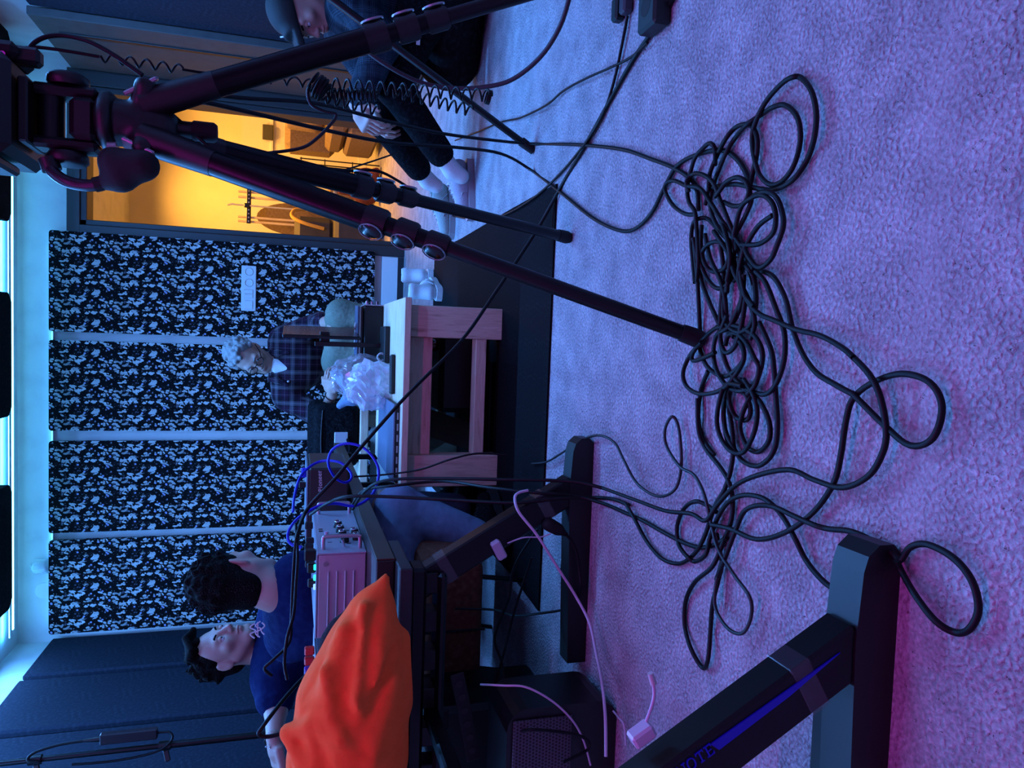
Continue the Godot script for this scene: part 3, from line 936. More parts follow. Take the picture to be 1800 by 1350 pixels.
func build_table_things() -> void:
	var top := 0.371
	# small screen on a post, turned nearly edge-on
	var t := thing("display", "thin black display on a post, seen almost edge-on", "display", Vector3(0.0, top, -3.1))
	var a := Vector3(-0.004, 0, -3.10)
	var d := Vector3(0.042, 0, -0.398).normalized()
	var side := Vector3(d.z, 0, -d.x) * -1.0
	var panel := part(t, "panel", Shape.new().box(a + d * 0.20 + Vector3(0, 0.632, 0), Vector3(0.40, 0.310, 0.012), 0.003, Basis(d, Vector3.UP, d.cross(Vector3.UP))), M.black_plastic)
	part_under(panel, "glass", Shape.new().box(a + d * 0.20 + Vector3(0, 0.632, 0) + side * 0.0066, Vector3(0.388, 0.296, 0.002), 0.0005, Basis(d, Vector3.UP, d.cross(Vector3.UP))), M.black_gloss)
	part(t, "post", Shape.new().span(Vector3(-0.040, top, -3.16), Vector3(-0.020, 0.66, -3.14), 0.002), M.black_plastic)
	part(t, "arm", Shape.new().span(Vector3(-0.035, 0.60, -3.20), Vector3(0.02, 0.64, -3.15), 0.003), M.black_plastic)
	part(t, "base", Shape.new().span(Vector3(-0.10, top, -3.17), Vector3(0.05, top + 0.022, -3.0), 0.003), M.black_plastic)
	# audio interface with chromed knobs
	var u := thing("audio_box", "black rectangular audio unit with small chrome knobs", "audio unit", Vector3(0.04, top, -3.32))
	part(u, "body", Shape.new().span(Vector3(-0.085, top, -3.43), Vector3(0.14, top + 0.082, -3.25), 0.004), M.black_plastic)
	part(u, "face_plate", Shape.new().span(Vector3(0.14, top, -3.43), Vector3(0.145, top + 0.084, -3.25), 0.001), M.steel)
	for k in 3: part(u, "knob", Shape.new().rod(Vector3(0.145, top + 0.02 + 0.022 * k, -3.34), Vector3(0.163, top + 0.02 + 0.022 * k, -3.34), 0.007), M.chrome)
	var names := ["blue-grey magazine on top of the black audio unit", "thin white magazine under the blue-grey one", "dark magazine lowest on the black audio unit"]
	for k in 3:
		lone("magazine", names[k], "magazine", Shape.new().box(Vector3(0.03 - 0.005 * k, top + 0.107 - 0.0085 * k, -3.33), Vector3(0.22, 0.007, 0.15 - 0.01 * k), 0.001, Basis(Vector3.UP, 0.05 * (k - 1))), [mat(Color(0.30, 0.33, 0.42), 0.5), M.paper, mat(Color(0.18, 0.17, 0.2), 0.5)][k], "magazines on the audio unit")
	lone("spoon", "white spoon lying on the magazines", "spoon", Shape.new().ball(Vector3(0.05, top + 0.117, -3.28), Vector3(0.018, 0.005, 0.012)).rod(Vector3(0.035, top + 0.116, -3.285), Vector3(-0.05, top + 0.117, -3.30), 0.0035), M.white_plastic)
	# remote and phone
	lone("remote", "slim black remote lying near the table edge", "remote", Shape.new().box(Vector3(-0.135, top + 0.009, -2.83), Vector3(0.15, 0.018, 0.045), 0.004, Basis(Vector3.UP, 0.10)), M.black_plastic)
	# laptop with its lid shut
	var l := thing("laptop", "closed grey-blue laptop with dark port edge on the table", "laptop", Vector3(-0.37, top, -2.9))
	part(l, "base", Shape.new().span(Vector3(-0.52, top, -3.15), Vector3(-0.235, top + 0.014, -2.66), 0.003), M.black_plastic)
	part(l, "lid", Shape.new().span(Vector3(-0.52, top + 0.015, -3.15), Vector3(-0.235, top + 0.022, -2.66), 0.002), mat(Color(0.42, 0.46, 0.55), 0.4, 0.3))
	for k in 6: part(l, "port", Shape.new().span(Vector3(-0.49 + 0.04 * k, top + 0.004, -2.661), Vector3(-0.465 + 0.04 * k, top + 0.010, -2.658)), M.silver)
	# crumpled clear wrapping
	var w := mat(Color(0.86, 0.88, 0.92, 0.42), 0.10)
	w.transparency = BaseMaterial3D.TRANSPARENCY_ALPHA
	w.cull_mode = BaseMaterial3D.CULL_DISABLED
	lone("plastic_wrap", "crumpled ball of clear plastic wrap on the table", "plastic wrap", soft_lump(Vector3(-0.19, top + 0.075, -2.97), Vector3(0.098, 0.090, 0.078), 7, 0.42, 0.42, 34), w)
	var pb := mat(Color(0.80, 0.84, 0.86, 0.30), 0.06)
	pb.transparency = BaseMaterial3D.TRANSPARENCY_ALPHA
	var bag := thing("plastic_bag", "clear plastic bag behind the crumpled wrap", "bag", Vector3(-0.16, top, -3.12))
	part(bag, "film", soft_lump(Vector3(-0.165, top + 0.105, -3.13), Vector3(0.095, 0.115, 0.07), 17, 0.25, 0.2, 40), pb)
	part(bag, "bread", Shape.new().ball(Vector3(-0.13, top + 0.075, -3.13), Vector3(0.05, 0.07, 0.045)), mat(Color(0.16, 0.12, 0.10), 0.7))
	lone("ring_clip", "small clear ring beside the plastic bag", "ring", Shape.new().tube(spline([Vector3(-0.075, top + 0.004, -3.03), Vector3(-0.06, top + 0.03, -3.03), Vector3(-0.075, top + 0.045, -3.03), Vector3(-0.09, top + 0.03, -3.03), Vector3(-0.076, top + 0.004, -3.03)]), 0.004, 8), M.white_plastic)
	# bag on the bench
	var b := thing("black_bag", "soft black bag with a grey badge on the wooden bench", "bag", Vector3(-0.55, 0.385, -4.4))
	var shell := part(b, "body", Shape.new().flesh([["b", Vector3(-0.545, 0.505, -4.25), Vector3(0.13, 0.075, 0.075), Basis.IDENTITY, 0.045, 0.02], ["c", Vector3(-0.40, 0.62, -4.25), Vector3(-0.69, 0.62, -4.25), 0.045, 0.04, 0.03]], 0.014), M.black_cloth)
	part_under(shell, "zip", Shape.new().tube(spline([Vector3(-0.40, 0.585, -4.132), Vector3(-0.55, 0.592, -4.126), Vector3(-0.70, 0.585, -4.132)]), 0.004, 6), M.cable_grey)
	part_under(shell, "badge", Shape.new().box(Vector3(-0.55, 0.485, -4.127), Vector3(0.062, 0.072, 0.008), 0.003), M.steel, "grey square badge")
	part_under(shell, "strap", Shape.new().tube(spline([Vector3(-0.56, 0.45, -4.125), Vector3(-0.60, 0.44, -4.07), Vector3(-0.68, 0.45, -4.05), Vector3(-0.72, 0.47, -4.11)]), 0.009, 6), M.black_cloth)
	# white clothes peeking over the bag
	lone("grey_cloth", "pale crumpled cloth between the bag and the plastic bag", "cloth", Shape.new().flesh([["e", Vector3(-0.30, 0.43, -4.05), Vector3(0.07, 0.05, 0.05), Basis.IDENTITY, 0.02], ["c", Vector3(-0.25, 0.47, -4.05), Vector3(-0.20, 0.52, -4.08), 0.035, 0.03, 0.03], ["c", Vector3(-0.33, 0.46, -4.05), Vector3(-0.37, 0.50, -4.08), 0.03, 0.02, 0.02]], 0.012), M.denim)

# ---------------------------------------------------------------- the keyboard stand that carries the mixer
const SZ := [-1.77, -0.77]

func build_stand() -> void:
	var t := thing("keyboard_stand", "black Z-shaped keyboard stand with wide floor feet", "stand", Vector3(-0.5, 0, -1.27))
	for z in SZ:
		var o := PackedVector2Array([Vector2(-0.82, 0), Vector2(-0.25, 0), Vector2(-0.236, 0.012), Vector2(-0.236, 0.034), Vector2(-0.25, 0.050), Vector2(-0.27, 0.056), Vector2(-0.36, 0.062), Vector2(-0.82, 0.05)])
		var f := part(t, "foot", Shape.new().prism(o, 0.056, Transform3D(Basis.IDENTITY, Vector3(0, 0, z - 0.028))), M.black_plastic)
		part_under(f, "foot_pad", Shape.new().span(Vector3(-0.30, -0.001, z - 0.02), Vector3(-0.26, 0.004, z + 0.02), 0.001), M.rubber)
		var post := part(t, "post", Shape.new().bar(Vector3(-0.365, 0.045, z), Vector3(-0.60, 0.445, z), 0.05, 0.068, Vector3(0.86, 0.5, 0), 0.004), M.black_metal)
		var dir := Vector3(-0.235, 0.40, 0).normalized()
		var nrm := Vector3(0.40, 0.235, 0).normalized()
		for k in [0.07, 0.36]:   # bands of clear tape
			var c: Vector3 = Vector3(-0.365, 0.045, z) + dir * (k + 0.02)
			part_under(post, "tape_band", Shape.new().box(c, Vector3(0.030, 0.0705, 0.0525), 0.002, Basis(dir, nrm, dir.cross(nrm))), tape())
		part_under(post, "bolt", Shape.new().rod(Vector3(-0.575, 0.395, z + 0.024), Vector3(-0.575, 0.395, z + 0.030), 0.010), M.steel)
	# name on the near post
	var dir2 := Vector3(-0.235, 0.40, 0).normalized()
	var nrm2 := Vector3(0.40, 0.235, 0).normalized()
	var near := Basis(dir2, Vector3.BACK.cross(dir2), Vector3.BACK)
	var sw := PackedVector2Array([Vector2(0.035, -0.0155), Vector2(0.236, -0.023), Vector2(0.230, -0.010), Vector2(0.12, -0.010)])
	part(t, "stripe", Shape.new().prism(sw, 0.002, Transform3D(near, Vector3(-0.365, 0.045, SZ[1] + 0.025))), M.blue_plastic, "blue swoosh on the near post")
	var tm := TextMesh.new()
	tm.text = "NOTE"
	var ft := SystemFont.new()
	ft.font_names = PackedStringArray(["Droid Serif"])
	tm.font = ft
	tm.font_size = 20
	tm.pixel_size = 0.00098
	tm.depth = 0.002
	var tx := MeshInstance3D.new()
	tx.name = "lettering"
	tx.mesh = tm
	tx.material_override = M.blue_plastic
	t.add_child(tx, true)
	var nb := Basis(-dir2, -(Vector3.BACK.cross(dir2)), Vector3.BACK)
	tx.transform = Transform3D(nb, Vector3(-0.365, 0.045, SZ[1] + 0.026) + dir2 * 0.262 + nrm2 * 0.017 - t.position)
	# cross tubes between the two ends
	part(t, "cross_tube", Shape.new().span(Vector3(-0.93, 0.385, -1.75), Vector3(-0.895, 0.42, -0.79), 0.005), M.black_metal)
	part(t, "foot", Shape.new().span(Vector3(-0.82, 0, -0.85), Vector3(-0.43, 0.034, -0.815), 0.006), M.black_metal)
	# arm and top plate of the far end
	part(t, "arm", Shape.new().span(Vector3(-1.25, 0.425, -1.80), Vector3(-0.545, 0.465, -1.72), 0.008), M.black_metal)
	part(t, "arm", Shape.new().span(Vector3(-1.25, 0.375, -1.80), Vector3(-0.56, 0.398, -1.72), 0.008), M.black_metal)
	for k in 8: part(t, "web", Shape.new().span(Vector3(-0.56 - 0.095 * k - 0.05, 0.396, -1.79), Vector3(-0.56 - 0.095 * k, 0.427, -1.73), 0.002), M.black_metal)
	part(t, "top_plate", Shape.new().span(Vector3(-1.25, 0.466, -1.93), Vector3(-0.53, 0.4975, -1.68), 0.003), mat(Color(0.16, 0.15, 0.16), 0.45))
	part(t, "arm", Shape.new().span(Vector3(-1.25, 0.425, -0.80), Vector3(-0.555, 0.4975, -0.74), 0.008), M.black_metal)
	var pl := part(t, "bracket", Shape.new().bar(Vector3(-0.80, 0.35, -1.70), Vector3(-1.02, 0.30, -1.70), 0.004, 0.034, Vector3.UP, 0.001), M.black_metal, "dark plate with round holes")
	var hl := Shape.new()
	for k in 6: hl.rod(Vector3(-0.825 - 0.034 * k, 0.344 - 0.0077 * k, -1.6985), Vector3(-0.825 - 0.034 * k, 0.344 - 0.0077 * k, -1.697), 0.009)
	part_under(pl, "hole", hl, M.cable_grey)
	# boards that lie on the stand
	var b := thing("shelf_plank", "long dark plank lying on the stand under the mixer", "plank", Vector3(-0.63, 0.4975, -2.7))
	part(b, "board", Shape.new().span(Vector3(-0.735, 0.4985, -3.75), Vector3(-0.53, 0.5435, -1.755), 0.003), mat(Color(0.13, 0.115, 0.105), 0.4))
	part(b, "edge_strip", Shape.new().span(Vector3(-0.53, 0.4985, -3.75), Vector3(-0.526, 0.5425, -1.756), 0.001), mat(Color(0.26, 0.18, 0.12), 0.5), "brown edge")
	lone("shelf_board", "short dark board beside the long plank under the knobs", "board", Shape.new().span(Vector3(-1.22, 0.4985, -2.20), Vector3(-0.74, 0.5435, -1.70), 0.003), mat(Color(0.12, 0.11, 0.11), 0.5))
	var tr := thing("trestle", "plain black trestle under the far end of the long plank", "trestle", Vector3(-0.63, 0, -3.65))
	part(tr, "top_bar", Shape.new().span(Vector3(-0.74, 0.465, -3.68), Vector3(-0.56, 0.4975, -3.62), 0.003), M.black_metal)
	for x in [-0.72, -0.58]: part(tr, "leg", Shape.new().span(Vector3(x - 0.012, 0, -3.665), Vector3(x + 0.012, 0.467, -3.635), 0.003), M.black_metal)

func tape() -> StandardMaterial3D:
	if not M.has("tape"):
		var m := mat(Color(0.5, 0.5, 0.52, 0.10), 0.15)
		m.transparency = BaseMaterial3D.TRANSPARENCY_ALPHA
		M.tape = m
	return M.tape

func write(parent: Node3D, called: String, text: String, at: Transform3D, size: float, m: Material, bold := false) -> void:
	var tm := TextMesh.new()
	tm.text = text
	var ft := SystemFont.new()
	ft.font_names = PackedStringArray(["Droid Sans"])
	if bold: ft.font_weight = 700
	tm.font = ft
	tm.font_size = 24
	tm.pixel_size = size / 24.0
	tm.depth = 0.0015
	var tx := MeshInstance3D.new()
	tx.name = called
	tx.mesh = tm
	tx.material_override = m
	parent.add_child(tx, true)
	var up := parent
	var off := Vector3.ZERO
	while up != self:
		off += up.position
		up = up.get_parent()
	tx.transform = Transform3D(at.basis, at.origin - off)

func knob_up(c: Vector3, r: float, h: float) -> Shape:
	return Shape.new().lathe([Vector2(r, 0), Vector2(r * 0.95, h * 0.85), Vector2(r * 0.75, h), Vector2(0.0005, h)], 16, Transform3D(Basis.IDENTITY, c))

func build_mixer() -> void:
	var y0 := 0.5445
	var t := thing("mixer", "silver rack mixer with a handle and chrome-capped knobs", "mixer", Vector3(-0.69, y0, -2.22))
	var xr := -0.570
	var z0 := -1.98
	var z1 := -2.46
	var y1 := y0 + 0.128
	part(t, "case", Shape.new().span(Vector3(-0.80, y0, z1), Vector3(xr - 0.004, y1 - 0.003, z0), 0.003), M.steel)
	for k in 4: part(t, "rib", Shape.new().span(Vector3(-0.62 - 0.0 , y0 + 0.03 + 0.022 * k, z0 - 0.001), Vector3(-0.78, y0 + 0.034 + 0.022 * k, z0 + 0.003), 0.001), M.steel)
	part(t, "face_plate", Shape.new().span(Vector3(xr - 0.004, y0, z1 - 0.004), Vector3(xr, y1, z0 + 0.004), 0.001), mat(Color(0.66, 0.66, 0.70), 0.4, 0.3))
	part(t, "top_plate", Shape.new().span(Vector3(-0.80, y1 - 0.003, z1), Vector3(xr - 0.004, y1 + 0.002, z0), 0.001), mat(Color(0.55, 0.60, 0.64), 0.35, 0.2))
	for z in [z0 - 0.035, z1 + 0.035]:
		part(t, "handle", Shape.new().tube(spline([Vector3(xr, y0 + 0.015, z), Vector3(xr + 0.026, y0 + 0.015, z), Vector3(xr + 0.034, y0 + 0.024, z), Vector3(xr + 0.034, y1 - 0.026, z), Vector3(xr + 0.026, y1 - 0.017, z), Vector3(xr, y1 - 0.017, z)], 5), 0.0055, 10), mat(Color(0.75, 0.70, 0.72), 0.3, 0.8))
	for q in [[0.052, -2.08], [0.055, -2.135], [0.058, -2.19], [0.061, -2.245], [0.018, -2.10], [0.020, -2.15]]:
		var at := Transform3D(Basis(Vector3.UP, Vector3.RIGHT, Vector3.FORWARD), Vector3(xr, y0 + q[0], q[1]))
		var kn := part(t, "knob", Shape.new().lathe([Vector2(0.013, 0), Vector2(0.012, 0.017), Vector2(0.0005, 0.0172)], 18, at), M.black_plastic)
		part_under(kn, "cap", Shape.new().lathe([Vector2(0.010, 0.017), Vector2(0.010, 0.021), Vector2(0.0005, 0.0225)], 18, at), M.chrome)
	part(t, "button", Shape.new().rod(Vector3(xr, y0 + 0.098, -2.14), Vector3(xr + 0.016, y0 + 0.098, -2.14), 0.006), M.pink)
	part(t, "toggle", Shape.new().rod(Vector3(xr, y0 + 0.055, -2.035), Vector3(xr + 0.02, y0 + 0.06, -2.035), 0.003, 0.005), M.chrome)
	var mk := Shape.new()
	for q in [[0.105, -2.20, 0.014], [0.105, -2.225, 0.009], [0.03, -2.2, 0.01], [0.075, -2.14, 0.005], [0.085, -2.08, 0.004], [0.035, -2.06, 0.006]]: mk.span(Vector3(xr, y0 + q[0], q[1] - q[2]), Vector3(xr + 0.0006, y0 + q[0] + 0.012, q[1]))
	part(t, "marking", mk, M.black_plastic)
	part(t, "screw", Shape.new().rod(Vector3(-0.60, y1 - 0.022, z0), Vector3(-0.60, y1 - 0.022, z0 + 0.004), 0.006), M.silver)
	# knobs and coloured caps that stick up from the top
	var tops := [[-0.585, -2.02, 0.016, 0.030], [-0.60, -2.10, 0.010, 0.024], [-0.62, -2.02, 0.014, 0.022], [-0.64, -2.12, 0.010, 0.026], [-0.665, -2.03, 0.012, 0.020], [-0.60, -2.22, 0.010, 0.024], [-0.63, -2.26, 0.011, 0.026], [-0.59, -2.36, 0.012, 0.024]]
	for q in tops:
		part(t, "knob", Shape.new().box(Vector3(q[0], y1 + 0.002 + q[3] / 2, q[1]), Vector3(q[2] * 1.8, q[3], q[2] * 1.5), 0.003), M.black_plastic)
	for q in [[-0.612, -2.0, Color(0.15, 0.9, 0.75)], [-0.64, -2.0, Color(0.2, 0.95, 0.7)], [-0.665, -2.0, Color(0.5, 0.7, 1.0)]]:
		part(t, "signal_light", Shape.new().box(Vector3(q[0], y1 + 0.004, q[1] + 0.004), Vector3(0.016, 0.008, 0.006), 0.002), glow(q[2], 1.6), "small lit button")
	# unit beside it, with coloured fader caps
	var u := thing("controller", "low control unit with rows of coloured fader caps", "controller", Vector3(-0.95, y0, -2.0))
	var uy := y0 + 0.125
	part(u, "body", Shape.new().span(Vector3(-1.16, y0, -2.18), Vector3(-0.845, uy, -1.80), 0.004), mat(Color(0.32, 0.30, 0.36), 0.4, 0.2))
	part(u, "top_plate", Shape.new().span(Vector3(-1.16, uy, -2.18), Vector3(-0.845, uy + 0.003, -1.80), 0.001), M.silver)
	var cols := [Color(0.75, 0.06, 0.07), Color(0.70, 0.05, 0.06), Color(0.35, 0.06, 0.55), Color(0.55, 0.50, 0.08), Color(0.06, 0.08, 0.55), Color(0.85, 0.42, 0.06), Color(0.25, 0.10, 0.30), Color(0.22, 0.09, 0.22)]
	for k in 8:
		var x := -0.86 - 0.028 * k
		part(u, "fader_cap", Shape.new().box(Vector3(x, uy + 0.016, -2.05), Vector3(0.022, 0.026, 0.018), 0.003), mat(cols[k], 0.4))
		if k % 2 == 0:
			var kn := part(u, "knob", Shape.new().box(Vector3(x - 0.01, uy + 0.014, -1.87), Vector3(0.022, 0.024, 0.018), 0.003), M.black_plastic)
			part_under(kn, "pointer", Shape.new().box(Vector3(x - 0.01, uy + 0.016, -1.8605), Vector3(0.014, 0.003, 0.001)), M.pink)
		part(u, "jack", Shape.new().rod(Vector3(x, uy + 0.002, -1.95), Vector3(x, uy + 0.014, -1.95), 0.006), M.chrome)
	var pu := thing("jack_plug", "red and black jack plug standing in the control unit", "plug", Vector3(-1.0, uy, -1.86))
	part(pu, "barrel", Shape.new().rod(Vector3(-1.0, uy, -1.86), Vector3(-1.01, uy + 0.045, -1.86), 0.010), mat(Color(0.45, 0.03, 0.10), 0.4))
	part(pu, "boot", Shape.new().rod(Vector3(-1.01, uy + 0.045, -1.86), Vector3(-1.018, uy + 0.075, -1.86), 0.009, 0.005), M.rubber)
	# player behind the mixer
	var p := thing("player", "dark player box with white maker's name on its back", "player", Vector3(-0.56, y0, -2.7))
	var body := part(p, "body", Shape.new().span(Vector3(-0.70, y0 + 0.008, -2.90), Vector3(-0.445, y0 + 0.140, -2.56), 0.006), mat(Color(0.17, 0.13, 0.12), 0.5))
	part_under(body, "lid", Shape.new().span(Vector3(-0.70, y0 + 0.141, -2.90), Vector3(-0.447, y0 + 0.148, -2.565), 0.002), mat(Color(0.45, 0.5, 0.55), 0.35, 0.3))
	for x in [-0.68, -0.48]: part(p, "foot", Shape.new().rod(Vector3(x, y0 - 0.001, -2.6), Vector3(x, y0 + 0.009, -2.6), 0.012), M.rubber)
	write(p, "lettering", "Pioneer", Transform3D(Basis(Vector3(1, 0.06, 0).normalized(), Vector3(-0.06, 1, 0).normalized(), Vector3.BACK), Vector3(-0.489, y0 + 0.104, -2.558)), 0.0195, M.white_plastic, true)
	part(p, "knob", Shape.new().box(Vector3(-0.47, y0 + 0.156, -2.62), Vector3(0.03, 0.016, 0.03), 0.003), M.blue_plastic)
	part(p, "knob", Shape.new().box(Vector3(-0.52, y0 + 0.160, -2.66), Vector3(0.02, 0.024, 0.02), 0.003), M.black_plastic)

func build_hat() -> void:
	# a limp orange felt hat, its tip to the right and its brim rolled at the left
	var z := -1.52
	var P := func(a: float, b: float, dz := 0.0) -> Vector3: return on_z(a, b, z + dz)
	var pr := [
		["c", P.call(678, 1014), P.call(655, 1075), 0.008, 0.042, 0.02],
		["c", P.call(655, 1075), P.call(640, 1140), 0.044, 0.072, 0.03],
		["c", P.call(640, 1140), P.call(622, 1230), 0.072, 0.104, 0.04],
		["c", P.call(622, 1230), P.call(612, 1330), 0.104, 0.112, 0.05],
		["c", P.call(612, 1330), P.call(600, 1420), 0.112, 0.10, 0.05],
		["c", P.call(706, 1122), P.call(700, 1230), 0.018, 0.026, 0.025]]
	# creases: ridges that stand off the felt and dents between them
	for q in [[640, 1065, 630, 1240, 0.050, 0.100, 0.010], [690, 1120, 625, 1235, 0.030, 0.105, 0.008], [605, 1110, 560, 1290, 0.045, 0.080, 0.014], [672, 1090, 660, 1200, 0.040, 0.088, 0.008], [570, 1180, 600, 1300, 0.075, 0.108, 0.009], [690, 1200, 650, 1330, 0.060, 0.108, 0.009]]:
		pr.append(["c", P.call(q[0], q[1], q[4]), P.call(q[2], q[3], q[5]), q[6], q[6], 0.028])
	for q in [[655, 1080, 645, 1230, 0.062, 0.115], [622, 1110, 595, 1270, 0.066, 0.120], [690, 1150, 640, 1290, 0.062, 0.125], [585, 1200, 640, 1330, 0.105, 0.130]]:
		pr.append(["-c", P.call(q[0], q[1], q[4]), P.call(q[2], q[3], q[5]), 0.007, 0.009, 0.02])
	pr.append(["c", P.call(508, 1288, 0.03), P.call(560, 1400, 0.10), 0.016, 0.022, 0.010])   # the rolled brim
	pr.append(["c", P.call(508, 1288, 0.03), P.call(545, 1275, 0.075), 0.016, 0.014, 0.012])
	pr.append(["-c", P.call(548, 1300, 0.10), P.call(600, 1420, 0.125), 0.012, 0.016, 0.015])
	var o := thing("orange_hat", "limp orange felt hat lying on the stand in front of the mixer", "hat", P.call(640, 1250) - Vector3(0, 0.12, 0))
	part(o, "crown", Shape.new().flesh(pr, 0.007), M.orange)
	var Q := func(a: float, b: float) -> Vector3: return on_z(a, b, -1.66)
	lone("grey_scarf", "dark grey-brown scarf bunched behind the orange hat", "scarf", Shape.new().flesh([["c", Q.call(620, 1085), Q.call(600, 1130), 0.025, 0.045, 0.02], ["c", Q.call(600, 1110), Q.call(590, 1180), 0.03, 0.05, 0.02], ["c", Q.call(585, 1130) + Vector3(0, 0, 0.03), Q.call(630, 1100) + Vector3(0, 0, 0.03), 0.012, 0.016, 0.012], ["c", Q.call(640, 1120), Q.call(640, 1230), 0.04, 0.05, 0.03]], 0.008), cloth(Color(0.14, 0.12, 0.13), 61, 0.2, 8))
	lone("crumpled_bag", "crumpled lilac plastic bag behind the orange hat", "bag", soft_lump(on_z(552, 1345, -1.62), Vector3(0.055, 0.04, 0.04), 23, 0.5, 0.3, 28), mat(Color(0.75, 0.72, 0.80), 0.3))

func build_stand_things() -> void:
	# mesh speaker on the floor
	var t := thing("mesh_speaker", "black floor speaker with a mesh grille under the stand", "speaker", Vector3(-1.1, 0, -1.6))
	var o := PackedVector2Array()
	for c in [[-0.87, 0.05, -PI / 2], [-0.87, 0.22, 0.0], [-1.42, 0.22, PI / 2], [-1.42, 0.05, PI]]:
		for k in 5: o.append(Vector2(c[0], c[1]) + Vector2.from_angle(c[2] + k * PI / 8) * 0.048)
	part(t, "cabinet", Shape.new().prism(o, 0.16, Transform3D(Basis.IDENTITY, Vector3(0, 0, -1.70))), M.black_plastic)
	var g := mat(Color.WHITE, 0.6)
	var im := Image.create(64, 64, false, Image.FORMAT_RGB8)
	for y in 64:
		for x in 64:
			var q := Vector2((x + (8 if (y / 16) % 2 else 0)) % 16 - 8, y % 16 - 8)
			im.set_pixel(x, y, Color(0.02, 0.02, 0.025) if q.length() < 5.2 else Color(0.26, 0.27, 0.30))
	g.albedo_texture = ImageTexture.create_from_image(im)
	tri(g, Vector3.ONE * 32)
	part(t, "grille", Shape.new().span(Vector3(-1.40, 0.115, -1.54), Vector3(-0.845, 0.255, -1.532), 0.002), g)
	# pink charger clipped to the near post
	var c := thing("charger_adapter", "small pink adapter with a short cable on the near post", "adapter", on_z(1128, 1290, -0.78))
	var p := on_z(1128, 1290, -0.78)
	part(c, "block", Shape.new().box(p, Vector3(0.030, 0.018, 0.022), 0.003, Basis(Vector3(-0.235, 0.40, 0).normalized(), Vector3(0.40, 0.235, 0).normalized(), Vector3.FORWARD)), M.pink)
	part(c, "cable", Shape.new().tube(spline([on_z(1136, 1268, -0.78), on_z(1146, 1240, -0.78), on_z(1150, 1220, -0.78), on_z(1148, 1200, -0.78)]), 0.0022, 8), M.pink)
	part(c, "connector", Shape.new().rod(on_z(1149, 1202, -0.78), on_z(1143, 1183, -0.78), 0.0042, 0.0036, 10), M.white_plastic)
	# phone charger brick hanging under the far post
	var b := thing("charger_brick", "pale lilac charger brick under the far post", "charger", on_z(876, 966, -1.74))
	part(b, "block", Shape.new().box(on_z(876, 966, -1.74), Vector3(0.05, 0.024, 0.026), 0.004, Basis(Vector3.BACK, 0.5)), M.pink)
	part(b, "lead", Shape.new().tube(spline([on_z(892, 955, -1.74), on_z(920, 945, -1.73), on_z(950, 944, -1.73), on_z(968, 938, -1.73)]), 0.002, 6), M.pink)
	var pl := thing("power_plug", "black mains plug taped under the far post", "plug", on_z(975, 928, -1.74))
	part(pl, "body", Shape.new().flesh([["c", on_z(965, 922, -1.74), on_z(980, 930, -1.74), 0.018, 0.016, 0.01], ["c", on_z(980, 930, -1.74), on_z(996, 940, -1.74), 0.014, 0.006, 0.006]], 0.006), M.rubber)
	# chair the near man sits on
	var ch := thing("leather_chair", "rust leather chair on thin black legs behind the stand", "chair", Vector3(-0.9, 0, -2.45))
	part(ch, "seat", Shape.new().flesh([["b", Vector3(-0.95, 0.25, -2.46), Vector3(0.23, 0.055, 0.21), Basis.IDENTITY, 0.045, 0.01]], 0.014), M.leather)
	part(ch, "seam", Shape.new().tube([Vector3(-0.90, 0.15, -2.203), Vector3(-0.90, 0.35, -2.203)], 0.004, 6), M.rubber)
	part(ch, "armrest", Shape.new().flesh([["b", Vector3(-1.24, 0.34, -2.46), Vector3(0.025, 0.10, 0.20), Basis.IDENTITY, 0.03, 0.01]], 0.014), M.tan)
	for x in [-1.05, -0.75]:
		for z in [-2.66, -2.26]: part(ch, "leg", Shape.new().rod(Vector3(x, 0.16, z), Vector3(x * 1.03, 0, z), 0.008, -1, 10), M.black_metal)
	var am := thing("shade_box", "black box added to darken the floor beyond the stand at the left", "case", Vector3(-1.5, 0, -2.1))  # added black box where the floor only lies in shade
	part(am, "shell", Shape.new().span(Vector3(-1.90, 0.0, -2.20), Vector3(-1.02, 0.36, -1.96), 0.015), M.black_plastic)
	for x in [-1.8, -1.05]: part(am, "corner_guard", Shape.new().span(Vector3(x - 0.03, 0.31, -1.965), Vector3(x + 0.03, 0.363, -1.955), 0.004), M.black_metal)
	# pole with a power adapter at the far left
	var s := thing("light_stand", "thin black upright stand before the left wall panels", "stand", Vector3(-1.69, 0, -3.2))
	part(s, "pole", Shape.new().rod(Vector3(-1.69, 0.10, -3.2), Vector3(-1.69, 1.22, -3.2), 0.014), M.black_metal)
	part(s, "pole", Shape.new().rod(Vector3(-1.69, 1.2, -3.2), Vector3(-1.69, 2.05, -3.2), 0.011), M.black_metal)
	for y in [0.62, 1.215, 1.68]:
		var cl := part(s, "collar", Shape.new().rod(Vector3(-1.69, y - 0.02, -3.2), Vector3(-1.69, y + 0.025, -3.2), 0.019), M.black_plastic)
		part_under(cl, "wing_knob", Shape.new().bar(Vector3(-1.71, y, -3.2), Vector3(-1.75, y - 0.012, -3.185), 0.012, 0.022), M.black_plastic)
	for a in [0.4, 2.5, 4.6]: part(s, "leg", Shape.new().rod(Vector3(-1.69, 0.34, -3.2), Vector3(-1.69 + 0.30 * cos(a), 0.01, -3.2 + 0.30 * sin(a)), 0.009), M.black_metal)
	var ad := thing("power_adapter", "dark power adapter box hung on the left stand", "adapter", Vector3(-1.63, 1.36, -3.2))
	part(ad, "box", Shape.new().span(Vector3(-1.655, 1.245, -3.215), Vector3(-1.612, 1.455, -3.185), 0.004), mat(Color(0.12, 0.06, 0.09), 0.4))
	part(ad, "plug", Shape.new().rod(Vector3(-1.633, 1.455, -3.2), Vector3(-1.634, 1.515, -3.2), 0.012, 0.006), M.black_plastic)
